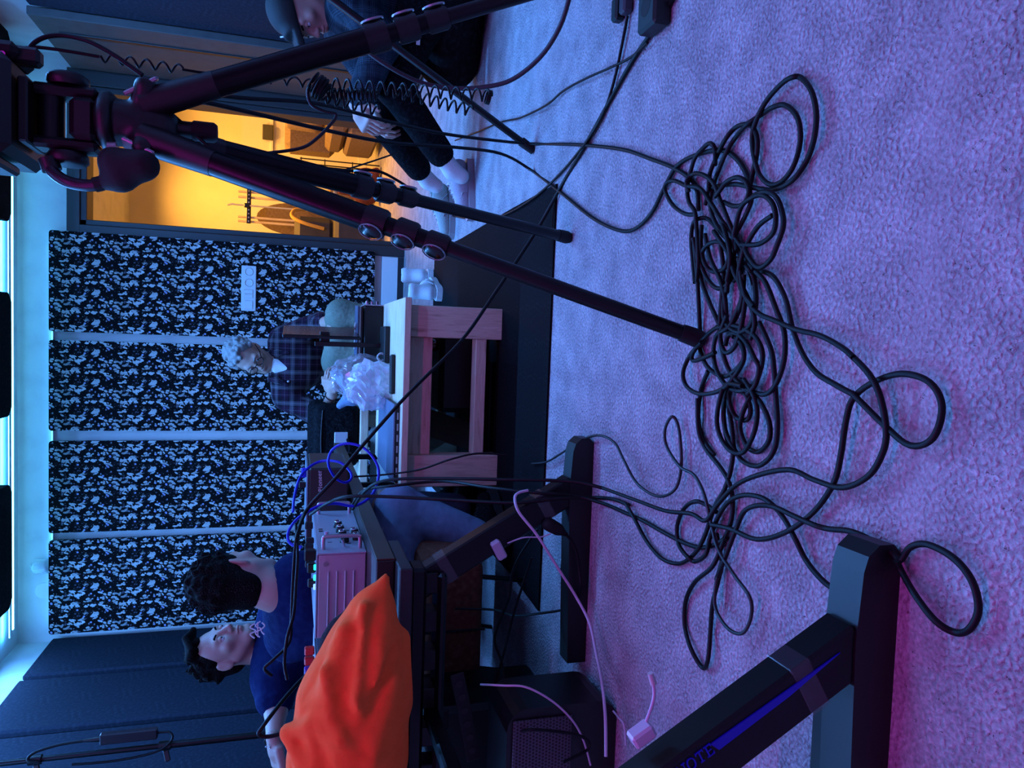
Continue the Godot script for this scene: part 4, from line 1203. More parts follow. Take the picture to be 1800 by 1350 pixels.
	part(ad, "lead", Shape.new().tube(spline([Vector3(-1.634, 1.515, -3.2), Vector3(-1.64, 1.60, -3.2), Vector3(-1.655, 1.68, -3.19), Vector3(-1.675, 1.70, -3.175), Vector3(-1.69, 1.66, -3.172)]), 0.006, 8), M.cable)
	part(ad, "lead", Shape.new().tube(spline([Vector3(-1.633, 1.245, -3.2), Vector3(-1.634, 1.20, -3.195), Vector3(-1.66, 1.19, -3.18), Vector3(-1.70, 1.25, -3.175), Vector3(-1.72, 1.40, -3.18), Vector3(-1.715, 1.55, -3.18)]), 0.005, 8), M.cable)

# ---------------------------------------------------------------- camera tripod
func tripod_leg(t: Node3D, top: Vector3, foot: Vector3, flap: Vector3) -> void:
	var d := (foot - top).normalized()
	var L := top.distance_to(foot)
	var P := func(h: float) -> Vector3: return top.lerp(foot, (top.y - h) / (top.y - foot.y))
	var leg := part(t, "leg", Shape.new().tube([top + d * 0.05, top + d * 0.09, P.call(0.60)], [0.022, 0.0235, 0.0235], 20), M.tripod)
	part_under(leg, "middle_tube", Shape.new().tube([P.call(0.62), P.call(0.47)], 0.0175, 18), M.tripod)
	part_under(leg, "lower_tube", Shape.new().tube([P.call(0.50), P.call(0.018)], 0.0145, 18), M.black_metal)
	part_under(leg, "rubber_foot", Shape.new().tube([P.call(0.045), P.call(0.016), P.call(0.003)], [0.0165, 0.018, 0.014], 16), M.rubber)
	part_under(leg, "shoulder", Shape.new().tube([top, top + d * 0.06, top + d * 0.135], [0.028, 0.027, 0.0245], 18), M.black_plastic)
	for k in 3:
		var h := 0.60 - 0.055 * k
		var c: Vector3 = P.call(h)
		var r := 0.028 - 0.003 * k
		part_under(leg, "clamp", Shape.new().tube([c - d * 0.022, c - d * 0.018, c + d * 0.014, c + d * 0.020], [r - 0.004, r, r, r - 0.003], 20), M.black_plastic)
		var f := (flap - d * flap.dot(d)).normalized()
		var B := Basis(d, f, d.cross(f))
		part_under(leg, "clamp_lever", Shape.new().lathe([Vector2(0.0005, 0.004), Vector2(0.014, 0.004), Vector2(0.0165, 0.0)], 24, Transform3D(B * Basis.from_scale(Vector3(1.25, 1, 0.9)), c + f * (r - 0.0005))), M.black_gloss)
		part_under(leg, "lever_rim", Shape.new().lathe([Vector2(0.0168, 0.002), Vector2(0.0172, 0.0044), Vector2(0.0178, 0.0044), Vector2(0.0180, 0.001)], 28, Transform3D(B * Basis.from_scale(Vector3(1.25, 1, 0.9)), c + f * (r - 0.0005))), M.silver)

func build_tripod() -> void:
	var ax := Vector3(0.375, 1.02, -1.52)
	var t := thing("tripod", "large black camera tripod standing astride the cables", "tripod", Vector3(ax.x, 0, ax.z))
	var feet := [Vector3(0.016, 0, -1.232), Vector3(0.300, 0, -1.972), Vector3(0.797, 0, -1.355)]
	for f in feet:
		var out: Vector3 = (f - Vector3(ax.x, 0, ax.z)).normalized()
		tripod_leg(t, ax + out * 0.035 + Vector3(0, -0.01, 0), f, Vector3(-0.75, 0.1, 0.65) if f.z > -1.3 else Vector3(0.9, 0.2, 0.1))
	var hub := part(t, "hub", Shape.new().flesh([["c", ax + Vector3(0, -0.035, 0), ax + Vector3(0, 0.035, 0), 0.036, 0.042, 0.01],
		["c", ax, ax + Vector3(-0.05, -0.015, 0.04), 0.022, 0.020, 0.012], ["c", ax, ax + Vector3(-0.01, -0.015, -0.065), 0.022, 0.020, 0.012], ["c", ax, ax + Vector3(0.062, -0.015, 0.025), 0.022, 0.020, 0.012]], 0.007), M.black_plastic)
	for k in 3:
		var out: Vector3 = (feet[k] - Vector3(ax.x, 0, ax.z)).normalized()
		part_under(hub, "spring_catch", Shape.new().bar(ax + out * 0.052 + Vector3(0, 0.02, 0), ax + out * 0.085 + Vector3(0, -0.035, 0), 0.022, 0.008, out, 0.002), M.silver)
	part(t, "centre_column", Shape.new().rod(ax, Vector3(ax.x, 0.925, ax.z), 0.0155), M.black_plastic)
	part(t, "column_stop", Shape.new().tube([Vector3(ax.x, 0.93, ax.z), Vector3(ax.x, 0.927, ax.z), Vector3(ax.x, 0.892, ax.z), Vector3(ax.x, 0.886, ax.z)], [0.016, 0.0185, 0.0185, 0.014], 18), M.rubber)
	part(t, "hook_rod", Shape.new().rod(ax + Vector3(0.03, -0.05, 0.0), ax + Vector3(-0.06, -0.155, 0.02), 0.0035), M.black_metal)
	# fluid head
	var h := thing("fluid_head", "black fluid head with side knobs and a pan handle on the tripod", "tripod head", ax + Vector3(0, 0.04, 0))
	part(h, "bowl", Shape.new().lathe([Vector2(0.0005, 0.035), Vector2(0.045, 0.037), Vector2(0.052, 0.045), Vector2(0.052, 0.058), Vector2(0.040, 0.066), Vector2(0.0005, 0.066)], 26, Transform3D(Basis.IDENTITY, ax)), M.black_plastic)
	part(h, "pan_block", Shape.new().box(ax + Vector3(-0.005, 0.085, 0), Vector3(0.075, 0.045, 0.07), 0.010), M.black_plastic)
	for s in [-1, 1]:
		var y := part(h, "yoke", Shape.new().box(ax + Vector3(0.046 * s - 0.005, 0.115, 0), Vector3(0.020, 0.105, 0.055), 0.006), M.black_metal)
		part_under(y, "knob", Shape.new().lathe([Vector2(0.030, 0.0), Vector2(0.034, 0.006), Vector2(0.034, 0.016), Vector2(0.026, 0.022), Vector2(0.0005, 0.022)], 22, Transform3D(Basis(Vector3.UP, Vector3.RIGHT * s, Vector3.BACK), ax + Vector3(0.058 * s - 0.005, 0.115, 0.0))), M.black_plastic)
	part(h, "tilt_drum", Shape.new().rod(ax + Vector3(-0.045, 0.142, 0), ax + Vector3(0.035, 0.142, 0), 0.022), M.black_metal)
	part(h, "quick_plate", Shape.new().box(ax + Vector3(-0.005, 0.172, 0), Vector3(0.11, 0.016, 0.10), 0.003), M.black_plastic)
	# pan handle, bent down to the left, with a fat grip
	part(h, "handle_rosette", Shape.new().rod(on_z(84, 278, -1.50), on_z(92, 300, -1.50), 0.016), M.black_plastic)
	part(h, "pan_handle", Shape.new().tube(spline([on_z(82, 285, -1.50), on_z(96, 305, -1.49), on_z(120, 320, -1.48), on_z(150, 326, -1.475), on_z(172, 325, -1.47)]), 0.0105, 14), mat(Color(0.16, 0.14, 0.18), 0.35, 0.4))
	part(h, "handle_collar", Shape.new().rod(on_z(166, 325, -1.47), on_z(180, 322, -1.47), 0.013), M.black_plastic)
	part(h, "grip", Shape.new().flesh([["c", on_z(180, 322, -1.47), on_z(215, 315, -1.46), 0.012, 0.020, 0.01], ["c", on_z(212, 308, -1.46), on_z(255, 292, -1.45), 0.026, 0.022, 0.015], ["c", on_z(200, 285, -1.46), on_z(250, 290, -1.45), 0.026, 0.024, 0.015]], 0.006), M.rubber)
	part(h, "spirit_level", Shape.new().rod(on_z(190, 262, -1.48), on_z(206, 262, -1.48), 0.012), M.silver)
	part(h, "loop", Shape.new().tube(spline([on_z(183, 300, -1.465), on_z(181, 312, -1.46), on_z(188, 330, -1.46), on_z(195, 322, -1.46)]), 0.0018, 6), M.black_metal)
	# video camera
	var c := thing("video_camera", "dark video camera on the tripod at the picture's top edge", "camera", ax + Vector3(0, 0.18, 0))
	part(c, "body", Shape.new().box(ax + Vector3(-0.002, 0.245, -0.02), Vector3(0.165, 0.125, 0.20), 0.014), M.black_plastic)
	part(c, "lens", Shape.new().lathe([Vector2(0.0005, 0), Vector2(0.05, 0), Vector2(0.052, 0.02), Vector2(0.046, 0.09), Vector2(0.055, 0.10), Vector2(0.055, 0.13), Vector2(0.04, 0.132), Vector2(0.0005, 0.11)], 26, Transform3D(Basis(Vector3.RIGHT, Vector3.FORWARD, Vector3.UP), ax + Vector3(0, 0.25, -0.12))), M.black_plastic)
	part(c, "side_grip", Shape.new().box(ax + Vector3(0.093, 0.225, 0.0), Vector3(0.03, 0.09, 0.10), 0.010), M.rubber)
	part(c, "flip_screen", Shape.new().box(ax + Vector3(-0.098, 0.24, 0.02), Vector3(0.018, 0.08, 0.11), 0.005), M.black_plastic)
	part(c, "connector", Shape.new().box(on_z(45, 100, -1.5), Vector3(0.03, 0.05, 0.03), 0.006), M.black_plastic)
	part(c, "tally_light", Shape.new().box(on_z(4, 97, -1.47), Vector3(0.014, 0.008, 0.006), 0.002), glow(Color(0.6, 0.1, 0.6), 0.6))
	# a light cable that loops from the camera down to the hub
	lone("camera_cable", "dark cable arching from the video camera to the tripod shoulder", "cable", Shape.new().tube(spline([on_z(48, 104, -1.5), on_z(55, 80, -1.5), on_z(80, 65, -1.5), on_z(115, 63, -1.5), on_z(160, 75, -1.49), on_z(205, 100, -1.48), on_z(250, 132, -1.47)]), 0.0042, 10), M.cable)

func helix(a: Vector3, b: Vector3, r: float, turns: float, wire: float, s: Shape) -> void:
	var d := (b - a).normalized()
	var u := d.cross(Vector3.UP if absf(d.y) < 0.9 else Vector3.RIGHT).normalized()
	var w := d.cross(u)
	var n := int(turns * 12)
	var p := []
	for k in n + 1:
		var q := float(k) / n
		var an := TAU * turns * q
		p.append(a.lerp(b, q) + (u * cos(an) + w * sin(an)) * r)
	s.tube(p, wire, 6)

func build_right_stand() -> void:
	var t := thing("light_stand", "thin black light stand at the right, one leg reaching to the carpet", "stand", Vector3(1.27, 0, -2.3))
	var top := Vector3(1.115, 0.89, -2.27)
	var feet := [Vector3(0.631, 0, -2.347), Vector3(1.50, 0, -2.70), Vector3(1.45, 0, -1.90)]
	for f in feet:
		var leg := part(t, "leg", Shape.new().rod(top, f.lerp(top, 0.02), 0.011), M.black_metal)
		part_under(leg, "rubber_foot", Shape.new().rod(f.lerp(top, 0.05), f, 0.0155, 0.014), M.rubber)
	part(t, "collar", Shape.new().rod(top - Vector3(0, 0.04, 0), top + Vector3(0, 0.04, 0), 0.03), M.black_plastic)
	part(t, "pole", Shape.new().rod(top, top + Vector3(0, 1.0, 0), 0.014), M.black_metal)
	# the curly lead, drawn out and doubled back, hanging from the tripod
	var c := thing("coiled_cable", "black curly cable hanging in loops beside the tripod", "cable", on_z(650, 170, -1.66))
	var z := -1.66
	var s := Shape.new()
	helix(on_z(175, 100, -1.5), on_z(320, 122, -1.55), 0.008, 5, 0.0022, s)
	helix(on_z(400, 130, -1.58), on_z(545, 147, z), 0.009, 5, 0.0022, s)
	s.tube(spline([on_z(20, 110, -1.5), on_z(28, 90, -1.5), on_z(60, 83, -1.5), on_z(120, 90, -1.5), on_z(175, 100, -1.5)]), 0.003, 8)
	s.tube(spline([on_z(320, 122, -1.55), on_z(360, 128, -1.56), on_z(400, 130, -1.58)]), 0.0025, 8)
	part(c, "upper_run", s, M.cable)
	var b := Shape.new()
	helix(on_z(548, 140, z), on_z(575, 165, z), 0.020, 5, 0.0026, b)
	helix(on_z(556, 150, z + 0.01), on_z(570, 160, z + 0.01), 0.024, 3, 0.0026, b)
	part(c, "bunched_coil", b, M.cable)
	var l := Shape.new()
	helix(on_z(575, 148, z), on_z(860, 168, z), 0.013, 15, 0.0024, l)
	helix(on_z(575, 165, z), on_z(665, 168, z), 0.011, 12, 0.0024, l)
	helix(on_z(572, 172, z), on_z(665, 195, z), 0.012, 6, 0.0024, l)
	helix(on_z(690, 160, z), on_z(830, 195, z), 0.012, 9, 0.0024, l)
	helix(on_z(855, 170, z), on_z(862, 172, z), 0.014, 3, 0.0026, l)
	part(c, "lower_run", l, M.cable)
	part(c, "tail", Shape.new().tube(spline([on_z(545, 147, z), on_z(541, 165, z), on_z(548, 185, z), on_z(570, 196, z), on_z(591, 202, z), on_z(580, 220, z), on_z(555, 245, z), on_z(530, 260, z), on_z(480, 268, z), on_z(420, 272, z)]), 0.0035, 8), M.cable_grey)

# ---------------------------------------------------------------- people
func head_prims(T: Transform3D, s := 1.0, chin := 1.0) -> Array:
	var B := T.basis
	var P := func(x: float, y: float, z: float) -> Vector3: return T * (Vector3(x, y, z) * s)
	var out := [
		["e", P.call(0, 0.032, -0.012), Vector3(0.074, 0.088, 0.094) * s, B, 0.02 * s],
		["e", P.call(0, -0.030, 0.026), Vector3(0.058, 0.076, 0.064) * s, B, 0.03 * s],
		["c", P.call(-0.014, -0.094 * chin, 0.066), P.call(0.014, -0.094 * chin, 0.066), 0.019 * s, 0.019 * s, 0.025 * s],
		["c", P.call(-0.038, 0.020, 0.072), P.call(0.038, 0.020, 0.072), 0.013 * s, 0.013 * s, 0.018 * s],
		["-e", P.call(-0.032, 0.0, 0.098), Vector3(0.019, 0.013, 0.018) * s, B, 0.012 * s],
		["-e", P.call(0.032, 0.0, 0.098), Vector3(0.019, 0.013, 0.018) * s, B, 0.012 * s],
		["c", P.call(0, 0.012, 0.084), P.call(0, -0.030, 0.108), 0.007 * s, 0.0105 * s, 0.010 * s],
		["c", P.call(-0.011, -0.034, 0.096), P.call(0.011, -0.034, 0.096), 0.008 * s, 0.008 * s, 0.008 * s],
		["e", P.call(0, -0.058, 0.088), Vector3(0.023, 0.0065, 0.010) * s, B, 0.006 * s],
		["e", P.call(0, -0.071, 0.085), Vector3(0.020, 0.0075, 0.010) * s, B, 0.006 * s],
		["-c", P.call(-0.020, -0.0645, 0.099), P.call(0.020, -0.0645, 0.099), 0.0028 * s, 0.0028 * s, 0.004 * s]]
	for q in [-1.0, 1.0]:
		out.append(["e", P.call(0.046 * q, -0.018, 0.058), Vector3(0.020, 0.018, 0.020) * s, B, 0.022 * s])
		out.append(["c", P.call(0.054 * q, -0.045, -0.005), P.call(0.022 * q, -0.092 * chin, 0.052), 0.016 * s, 0.016 * s, 0.025 * s])
		out.append(["e", P.call(0.077 * q, -0.004, -0.014), Vector3(0.008, 0.032, 0.018) * s, B * Basis(Vector3.UP, -0.45 * q), 0.006 * s])
		out.append(["-e", P.call(0.086 * q, 0.001, -0.010), Vector3(0.006, 0.019, 0.009) * s, B * Basis(Vector3.UP, -0.45 * q), 0.004 * s])
	return out

func face_parts(person: Node3D, T: Transform3D, s: float, brow: Material, lids := 0.35) -> void:
	var P := func(x: float, y: float, z: float) -> Vector3: return T * (Vector3(x, y, z) * s)
	for q in [-1.0, 1.0]:
		var e := part(person, "eye", Shape.new().ball(P.call(0.032 * q, 0.0, 0.0765), Vector3.ONE * 0.0125 * s), M.eye_white)
		part_under(e, "iris", Shape.new().ball(P.call(0.032 * q, 0.0, 0.0838), Vector3.ONE * 0.0062 * s), M.iris)
		part_under(e, "eyelid", Shape.new().ball(P.call(0.032 * q, 0.0025 + 0.006 * (1.0 - lids), 0.0765), Vector3(0.0145, 0.0125 - 0.002 * (1.0 - lids), 0.0135) * s, T.basis), M.skin)
		part(person, "eyebrow", Shape.new().tube([P.call(0.014 * q, 0.020, 0.088), P.call(0.032 * q, 0.026, 0.086), P.call(0.050 * q, 0.018, 0.074)], [0.0035 * s, 0.0042 * s, 0.0025 * s], 8), brow)
	part(person, "lips", Shape.new().ball(P.call(0, -0.0595, 0.0885), Vector3(0.021, 0.004, 0.0105) * s, T.basis).ball(P.call(0, -0.0705, 0.086), Vector3(0.018, 0.005, 0.0105) * s, T.basis), M.lip)

func hand_prims(w: Vector3, dir: Vector3, back: Vector3, thumb: float, curl := 0.5, s := 1.0) -> Array:
	# dir: along the palm; back: out of the back of the hand; thumb: +1 / -1 side
	dir = dir.normalized()
	back = (back - dir * back.dot(dir)).normalized()
	var side := dir.cross(back) * thumb
	var out := [["b", w + dir * 0.048 * s, Vector3(0.030, 0.005, 0.034) * s, Basis(dir, back, dir.cross(back)), 0.010 * s, 0.012 * s]]
	out.append(["c", w - dir * 0.02 * s, w + dir * 0.03 * s, 0.024 * s, 0.026 * s, 0.02 * s])
	var lens := [0.042, 0.047, 0.044, 0.034]
	for k in 4:
		var p := w + dir * (0.084 - 0.004 * absf(k - 1.3)) * s + side * (0.030 - 0.0195 * k) * s
		var a := 0.25 + curl * 0.5
		var seg: float = lens[k] * s
		var r := (0.0088 - 0.0006 * k) * s
		for j in 3:
			var v := dir * cos(a) - back * sin(a)
			var q: Vector3 = p + v * seg * float([1.0, 0.68, 0.52][j])
			out.append(["c", p, q, r, r * 0.9, 0.002 * s])
			p = q
			r *= 0.92
			a += curl * 0.85
	var b0 := w + dir * 0.018 * s + side * 0.026 * s
	var b1 := b0 + (dir * 0.6 + side * 0.75 - back * 0.25).normalized() * 0.044 * s
	var b2 := b1 + (dir * 0.85 + side * 0.25 - back * 0.40).normalized() * 0.034 * s
	out.append(["c", b0, b1, 0.013 * s, 0.0105 * s, 0.008 * s])
	out.append(["c", b1, b2, 0.0105 * s, 0.0085 * s, 0.002 * s])
	return out

func body_prims(J: Dictionary, fat := 0.0) -> Array:
	var out := [
		["c", J.pelvis, J.chest, 0.125 + fat, 0.130 + fat, 0.05],
		["c", J.sl.lerp(J.sr, 0.12), J.sl.lerp(J.sr, 0.88), 0.070 + fat, 0.070 + fat, 0.08],
		["c", J.hl, J.hr, 0.095 + fat, 0.095 + fat, 0.05],
		["c", J.neck, J.head, 0.056, 0.052, 0.03]]
	for q in ["l", "r"]:
		out.append(["c", J["s" + q], J["e" + q], 0.052 + fat, 0.042 + fat, 0.03])
		out.append(["c", J["e" + q], J["w" + q], 0.041 + fat, 0.027 + fat, 0.015])
		out.append(["c", J["h" + q], J["k" + q], 0.085 + fat, 0.060 + fat, 0.03])
		out.append(["c", J["k" + q], J["a" + q], 0.058 + fat, 0.036 + fat, 0.02])
	return out

func shirt_prims(J: Dictionary, sleeve: float, fat := 0.012, low := 0.0) -> Array:   # sleeve: 0.5 to mid upper arm, 2 to the wrist
	var out := [
		["c", J.pelvis.lerp(J.chest, low), J.chest, 0.130 + fat, 0.134 + fat, 0.05],
		["c", J.sl.lerp(J.sr, 0.10), J.sl.lerp(J.sr, 0.90), 0.072 + fat, 0.072 + fat, 0.09]]
	for q in ["l", "r"]:
		var u := minf(sleeve, 1.0)
		out.append(["c", J["s" + q], J["s" + q].lerp(J["e" + q], u), 0.056 + fat, 0.053 + fat, 0.03])
		if sleeve > 1.0: out.append(["c", J["e" + q], J["e" + q].lerp(J["w" + q], sleeve - 1.0), 0.048 + fat, 0.038 + fat, 0.02])
	out.append(["-c", J.neck + (J.neck - J.chest).normalized() * 0.045, J.neck + (J.neck - J.chest).normalized() * 0.25, 0.064, 0.075, 0.01])
	return out

func trouser_prims(J: Dictionary, fat := 0.014, leg := 0.92) -> Array:
	var out := [["c", J.hl, J.hr, 0.105 + fat, 0.105 + fat, 0.05]]
	for q in ["l", "r"]:
		out.append(["c", J["h" + q], J["k" + q], 0.088 + fat, 0.066 + fat, 0.03])
		out.append(["c", J["k" + q], J["k" + q].lerp(J["a" + q], leg), 0.064 + fat, 0.050 + fat, 0.02])
	return out

func curls(T: Transform3D, s: float, sd: int, count: int, size: float, front: float, low: float) -> Array:   # locks over the cranium
	var rng := RandomNumberGenerator.new()
	rng.seed = sd
	var out := []
	while out.size() < count:
		var d := Vector3(rng.randfn(), rng.randfn(), rng.randfn()).normalized()
		if d.y < low - 0.25 * maxf(-d.z, 0.0) or (d.z > front and d.y < 0.55): continue
		var p := Vector3(0, 0.034, -0.014) + d * Vector3(0.078, 0.094, 0.098)
		var q := p + Vector3(rng.randf_range(-0.012, 0.012), rng.randf_range(-0.004, 0.012), rng.randf_range(-0.012, 0.012)) + d * 0.006
		out.append(["c", T * (p * s), T * (q * s), size * s, size * 0.7 * s, 0.004 * s])
	return out

func shoe(parent: Node3D, heel: Vector3, toe: Vector3, upper: Material, sole: Material, laces: Material, s := 1.0, high := 0.0) -> void:
	var d := (toe - heel)
	d.y = 0
	d = d.normalized()
	var x := Vector3.UP.cross(d)
	var T := Transform3D(Basis(x, Vector3.UP, d), heel)
	var L := 0.285 * s
	var P := func(a: float, b: float, c: float) -> Vector3: return T * Vector3(a * s, b * s, c * L)
	var up := Shape.new().flesh([["c", P.call(0, 0.058, 0.13), P.call(0, 0.054, 0.45), 0.036 * s, 0.040 * s, 0.02], ["c", P.call(0, 0.054, 0.45), P.call(0.004, 0.040, 0.84), 0.042 * s, 0.032 * s, 0.03],
		["c", P.call(0, 0.090, 0.16), P.call(0, 0.082, 0.28), 0.032 * s, 0.034 * s, 0.02], ["c", P.call(0, 0.070, 0.40), P.call(0, 0.095, 0.36), 0.026 * s, 0.018 * s, 0.015],
		["c", P.call(0, 0.09, 0.18), P.call(0, 0.092 + high, 0.19), 0.034 * s, (0.034 + high * 0.12) * s, 0.012],
		["-c", P.call(0, 0.100, 0.20), P.call(0, 0.16 + high, 0.22), 0.025 * s, 0.036 * s, 0.006], ["-b", P.call(0, -0.02, 0.5), Vector3(0.2, 0.034, 0.3), T.basis, 0.0, 0.002]], 0.006)
	var u := part(parent, "upper", up, upper)
	var o := PackedVector2Array()
	var half := [[0.0, 0.020], [0.04, 0.034], [0.15, 0.039], [0.40, 0.038], [0.62, 0.046], [0.80, 0.045], [0.93, 0.032], [0.99, 0.012]]
	for q in half: o.append(Vector2(q[1] * s, q[0] * L))
	for k in range(half.size() - 1, -1, -1): o.append(Vector2(-half[k][1] * s, half[k][0] * L))
	part(parent, "sole", Shape.new().prism(o, 0.028 * s, Transform3D(Basis(T.basis.x, T.basis.z, T.basis.y), heel)), sole)
	var lc := Shape.new()
	for k in 5:
		var c := 0.42 + 0.07 * k
		var h := 0.110 - 0.0085 * k
		lc.tube(spline([P.call(-0.026, h - 0.017, c), P.call(0, h + 0.002, c + 0.02), P.call(0.026, h - 0.019, c + 0.035)]), 0.0022 * s, 6)
		lc.tube(spline([P.call(0.026, h - 0.017, c), P.call(0, h + 0.004, c + 0.02), P.call(-0.026, h - 0.019, c + 0.035)]), 0.0022 * s, 6)
	part_under(u, "laces", lc, laces)
	if upper == M.black_cloth: return
	for q in [-1.0, 1.0]:
		for k in 4:
			part_under(u, "side_stripe", Shape.new().tube(spline([P.call(0.039 * q, 0.036, 0.24 + 0.12 * k), P.call(0.0425 * q, 0.055, 0.32 + 0.10 * k), P.call(0.037 * q, 0.078 - 0.007 * k, 0.40 + 0.085 * k)]), 0.0028 * s, 6), sole)

func build_people() -> void:
	man_in_checks()
	man_from_behind()
	man_in_profile()
	person_in_cap()

func man_in_checks() -> void:
	var H := Vector3(-0.135, 0.985, -4.46)
	var T := Transform3D(frame(Vector3(-0.42, -0.42, 0.80), Vector3(0.42, 0.85, 0.28)), H)
	var J := {"head": H + Vector3(0.0, -0.02, -0.02), "neck": Vector3(-0.165, 0.855, -4.53), "chest": Vector3(-0.17, 0.70, -4.58), "pelvis": Vector3(-0.10, 0.50, -4.74),
		"sl": Vector3(-0.015, 0.805, -4.56), "sr": Vector3(-0.375, 0.775, -4.52), "el": Vector3(0.075, 0.60, -4.47), "er": Vector3(-0.47, 0.565, -4.42), "wl": Vector3(0.085, 0.545, -4.22), "wr": Vector3(-0.31, 0.535, -4.20),
		"hl": Vector3(0.0, 0.49, -4.72), "hr": Vector3(-0.20, 0.49, -4.72), "kl": Vector3(0.125, 0.50, -4.12), "kr": Vector3(-0.05, 0.505, -4.08), "al": Vector3(0.06, 0.09, -4.02), "ar": Vector3(-0.14, 0.09, -3.95)}
	var p := thing("person", "grey-haired man in glasses and a checked shirt seated on the bench", "person", Vector3(-0.1, 0.385, -4.6))
	var b := Shape.new().flesh(body_prims(J), 0.014)
	b.flesh(head_prims(T) + [["c", J.neck, H + Vector3(0, -0.02, -0.02), 0.056, 0.052, 0.03]], 0.0045)
	b.flesh(hand_prims(J.wr, Vector3(0.75, 0.22, 0.30), Vector3(0.1, 0.7, 0.7), -1, 0.75), 0.004)
	b.flesh(hand_prims(J.wl, Vector3(-0.15, -0.1, 0.9), Vector3(0.3, 0.9, 0.1), 1, 0.6), 0.004)
	part(p, "body", b, M.skin)
	part(p, "shirt", Shape.new().flesh(shirt_prims(J, 1.3, 0.016) + [["-c", J.neck + Vector3(-0.015, 0.0, 0.10), J.neck + Vector3(-0.035, -0.11, 0.135), 0.05, 0.010, 0.008]], 0.011), M.plaid)
	var dn: Vector3 = (J.chest - J.neck).normalized()
	part(p, "undershirt", Shape.new().flesh([["c", J.neck + dn * 0.01, J.neck + dn * 0.03 + Vector3(-0.01, -0.01, 0.01), 0.064, 0.070, 0.01], ["c", J.neck + Vector3(-0.015, -0.03, 0.055), J.neck + Vector3(-0.03, -0.10, 0.085), 0.045, 0.014, 0.02], ["-c", J.neck - dn * 0.03, J.neck - dn * 0.2, 0.058, 0.06, 0.006]], 0.007), M.white_cloth)
	var cl := Shape.new()
	for q in [[0.055, 0.02], [-0.085, -0.045]]: cl.flesh([["c", J.neck + Vector3(q[0] * 1.05, 0.015, 0.02), J.neck + Vector3(q[0] * 1.1, -0.02, 0.085), 0.020, 0.020, 0.01], ["c", J.neck + Vector3(q[0] * 1.1, -0.02, 0.085), J.neck + Vector3(q[0] * 0.9 + q[1], -0.085, 0.125), 0.020, 0.008, 0.01]], 0.006)
	part(p, "collar", cl, M.plaid)
	part(p, "trousers", Shape.new().flesh(trouser_prims(J), 0.013), M.khaki)
	var hp := curls(T, 1.0, 3, 170, 0.015, 0.45, 0.12)
	part(p, "hair", Shape.new().flesh([["e", T * Vector3(0, 0.042, -0.022), Vector3(0.078, 0.088, 0.092), T.basis, 0.01]] + hp + [["-e", T * Vector3(0, -0.03, 0.085), Vector3(0.075, 0.095, 0.07), T.basis, 0.01]], 0.006), M.hair_grey)
	face_parts(p, T, 1.0, M.hair_grey, 0.15)
	var g := Shape.new()
	for q in [-1.0, 1.0]:
		var ring := []
		for k in 21: ring.append(T * Vector3(0.033 * q + 0.025 * cos(TAU * k / 20), -0.002 + 0.019 * sin(TAU * k / 20), 0.106))
		g.tube(ring, 0.0026, 8)
		g.tube([T * Vector3(0.058 * q, 0.004, 0.104), T * Vector3(0.076 * q, 0.006, 0.06), T * Vector3(0.082 * q, 0.006, -0.01), T * Vector3(0.082 * q, -0.012, -0.035)], 0.0026, 8)
	g.tube(spline([T * Vector3(-0.008, 0.002, 0.106), T * Vector3(0, 0.006, 0.108), T * Vector3(0.008, 0.002, 0.106)]), 0.0024, 8)
	part(p, "glasses", g, M.black_gloss)
	part(p, "bracelet", Shape.new().tube(spline(ring_at(J.wr.lerp(J.er, 0.10), (J.wr - J.er), 0.032)), 0.003, 6), M.black_plastic)
	part(p, "button", Shape.new().ball(J.neck + Vector3(-0.10, -0.085, 0.105), Vector3.ONE * 0.007), M.white_plastic)
	for q in ["l", "r"]:
		shoe(p, J["a" + q] + Vector3(0, -0.09, -0.06), J["a" + q] + Vector3(0, -0.09, 0.2), M.black_cloth, M.rubber, M.black_plastic)

func ring_at(c: Vector3, d: Vector3, r: float) -> Array:
	var B := frame(d, Vector3.UP if absf(d.normalized().y) < 0.9 else Vector3.RIGHT)
	var o := []
	for k in 17: o.append(c + (B.x * cos(TAU * k / 16) + B.y * sin(TAU * k / 16)) * r)
	return o

